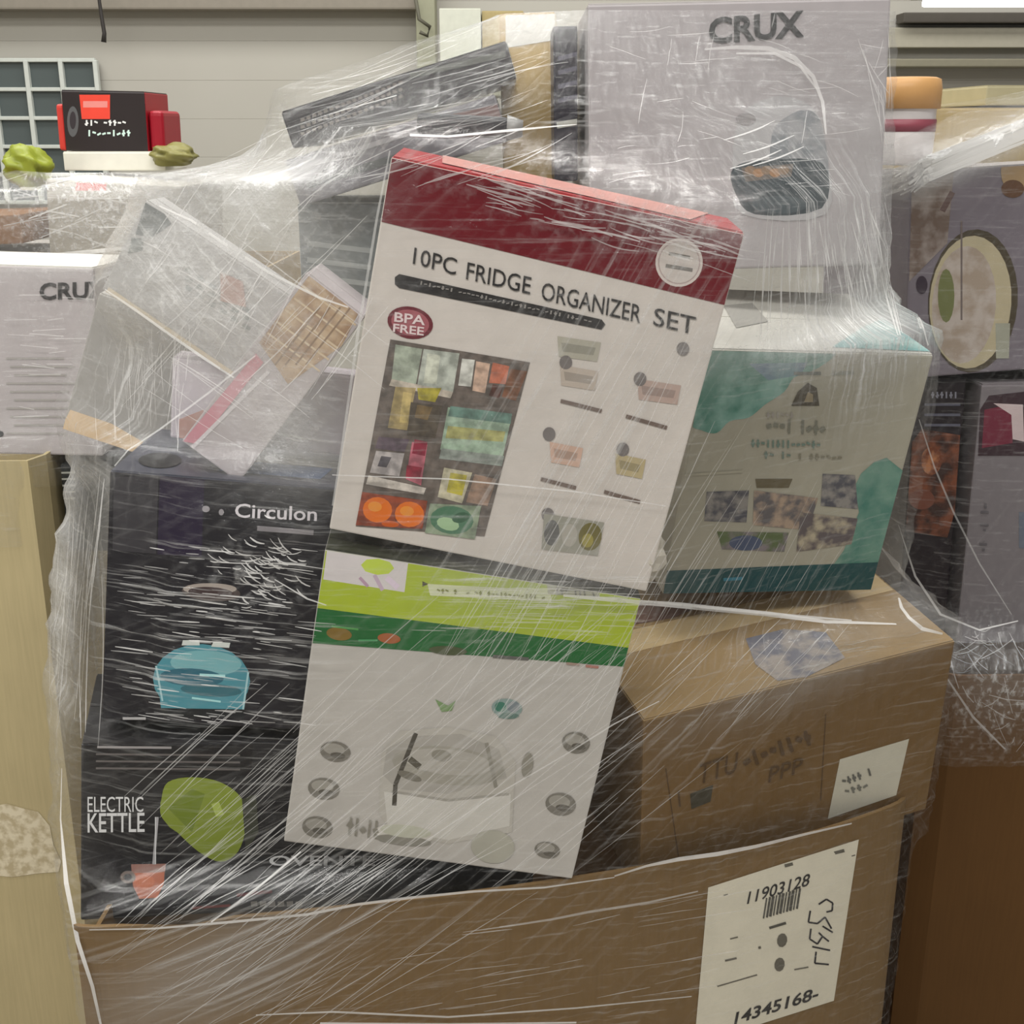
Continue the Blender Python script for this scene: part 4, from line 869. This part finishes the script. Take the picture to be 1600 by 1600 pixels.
# film on the right heap
def right_creases(cr):
    U = rg.uniform
    for i in range(34):
        y = 290 + U(-26, 14); y += 4; cr([(1372 + U(0, 60), y), (1440 + U(0, 20), y - 24), (1520, y - 52), (1620, y - 92)], U(.002, .007), 2)
    cr([(1405, 820), (1430, 900), (1470, 960), (1530, 985), (1590, 970)], .004, 2)
    cr([(1436, 655), (1460, 730), (1490, 800), (1530, 880), (1580, 960)], .003, 1)
    cr([(1480, 1060), (1520, 1120), (1570, 1170), (1610, 1200)], .004, 1)
    for i in range(50):
        x = U(1480, 1600); y = U(985, 1190); a = U(-1.2, 1.4); L_ = U(10, 60)
        if y < 1060 + (x - 1480) * 1.1: cr([(x, y), (x + L_ * math.cos(a) * .5, y + L_ * math.sin(a) * .5 + 3), (x + L_ * math.cos(a), y + L_ * math.sin(a))], U(.0008, .002), 1)
P3 = body_points([T['plates'], T['kettleR'], T['food']])
P3 += [Vector((x, y, z)) for z in np.arange(.70, .90, .03) for x, y in ((.70, 1.86), (.74, 1.84), (1.2, 1.85), (1.7, 1.88), (1.75, 2.6), (.76, 2.8))]
film('clear wrinkled stretch film around the right-hand heap', P3, [Vector((x, y, z)) for z in np.arange(.9, 1.72, .03) for x, y in ((.8, 2.4), (1.1, 2.4), (1.2, 2.1))] + [Vector((.64 + t * .5, 1.94 + t * .04, 1.69 + t * .14)) for t in np.linspace(0, 1, 20)] + [Vector((x, 2.35, 1.75)) for x in (.7, 1.1)], (.92, 2.15), .72, 1.82, .02, 220, .3, .04,
     [('fm', (1500, 246, 1.95), (160, 26), 22, .7), ('fk', (1540, 1060, 1.9), (80, 90), 0, .8), ('fm', (1540, 1040, 1.9), (80, 80), 0, .16), ('fh', (1450, 850, 1.9), (100, 200), 0, .1)], creases=right_creases)
# film on the left heap
def left_creases(cr):
    U = rg.uniform
    cr([(-10, 405), (60, 402), (120, 396), (190, 388)], .010, 2); cr([(-10, 418), (60, 414), (130, 408)], .006, 1)
    for i in range(24):
        x = U(0, 120); y = U(440, 700); cr([(x, y), (x + U(20, 60), y + U(-4, 6))], U(.0008, .002), 1)
P2 = body_points([T['lcrux']])
film('clear stretch film around the grey lettered carton at the left', P2, [Vector((x, y, z)) for z in np.arange(1.10, 1.24, .03) for x, y in ((-1.6, 1.84), (-1.2, 1.865), (-.80, 1.88), (-.80, 2.3), (-1.6, 2.5))] , (-.85, 2.12), 1.10, 1.545, .02, 160, .3, .04,
     [('fm', (100, 400, 1.95), (160, 26), 0, .5), ('fh', (60, 600, 1.9), (160, 160), 0, .1), ('fk', (60, 490, 1.9), (60, 30), 0, .3), ('fm', (60, 900, 1.9), (60, 300), 0, .05)], creases=left_creases)
P4 = body_points([T['p1'], T['p2'], T['p3']])
def far_creases(cr):
    U = rg.uniform
    for i in range(50):
        x = U(0, 290); y = U(230, 400); L_ = U(20, 90); a = U(-.5, .4); cr([(x, y), (x + L_ * .5 * math.cos(a), y + L_ * .5 * math.sin(a)), (x + L_ * math.cos(a), y + L_ * math.sin(a))], U(.001, .004), 1 + (i % 3 == 0))
film('hazy stretch film over the low heap far behind on the left', P4, [Vector((x, y, z)) for z in np.arange(1.30, 1.42, .03) for x, y in ((-1.95, 2.62), (-.62, 2.66), (-.60, 3.4), (-1.95, 3.4))] + [Vector((-1.15, 2.9, 1.66)), Vector((-1.0, 3.05, 1.66))], (-1.1, 2.95), 1.34, 1.66, .02, 180, .5, .05,
     [('fm', (150, 330, 2.6), (200, 90), 0, .35), ('fk', (150, 330, 2.6), (220, 110), 0, .5)], creases=far_creases)
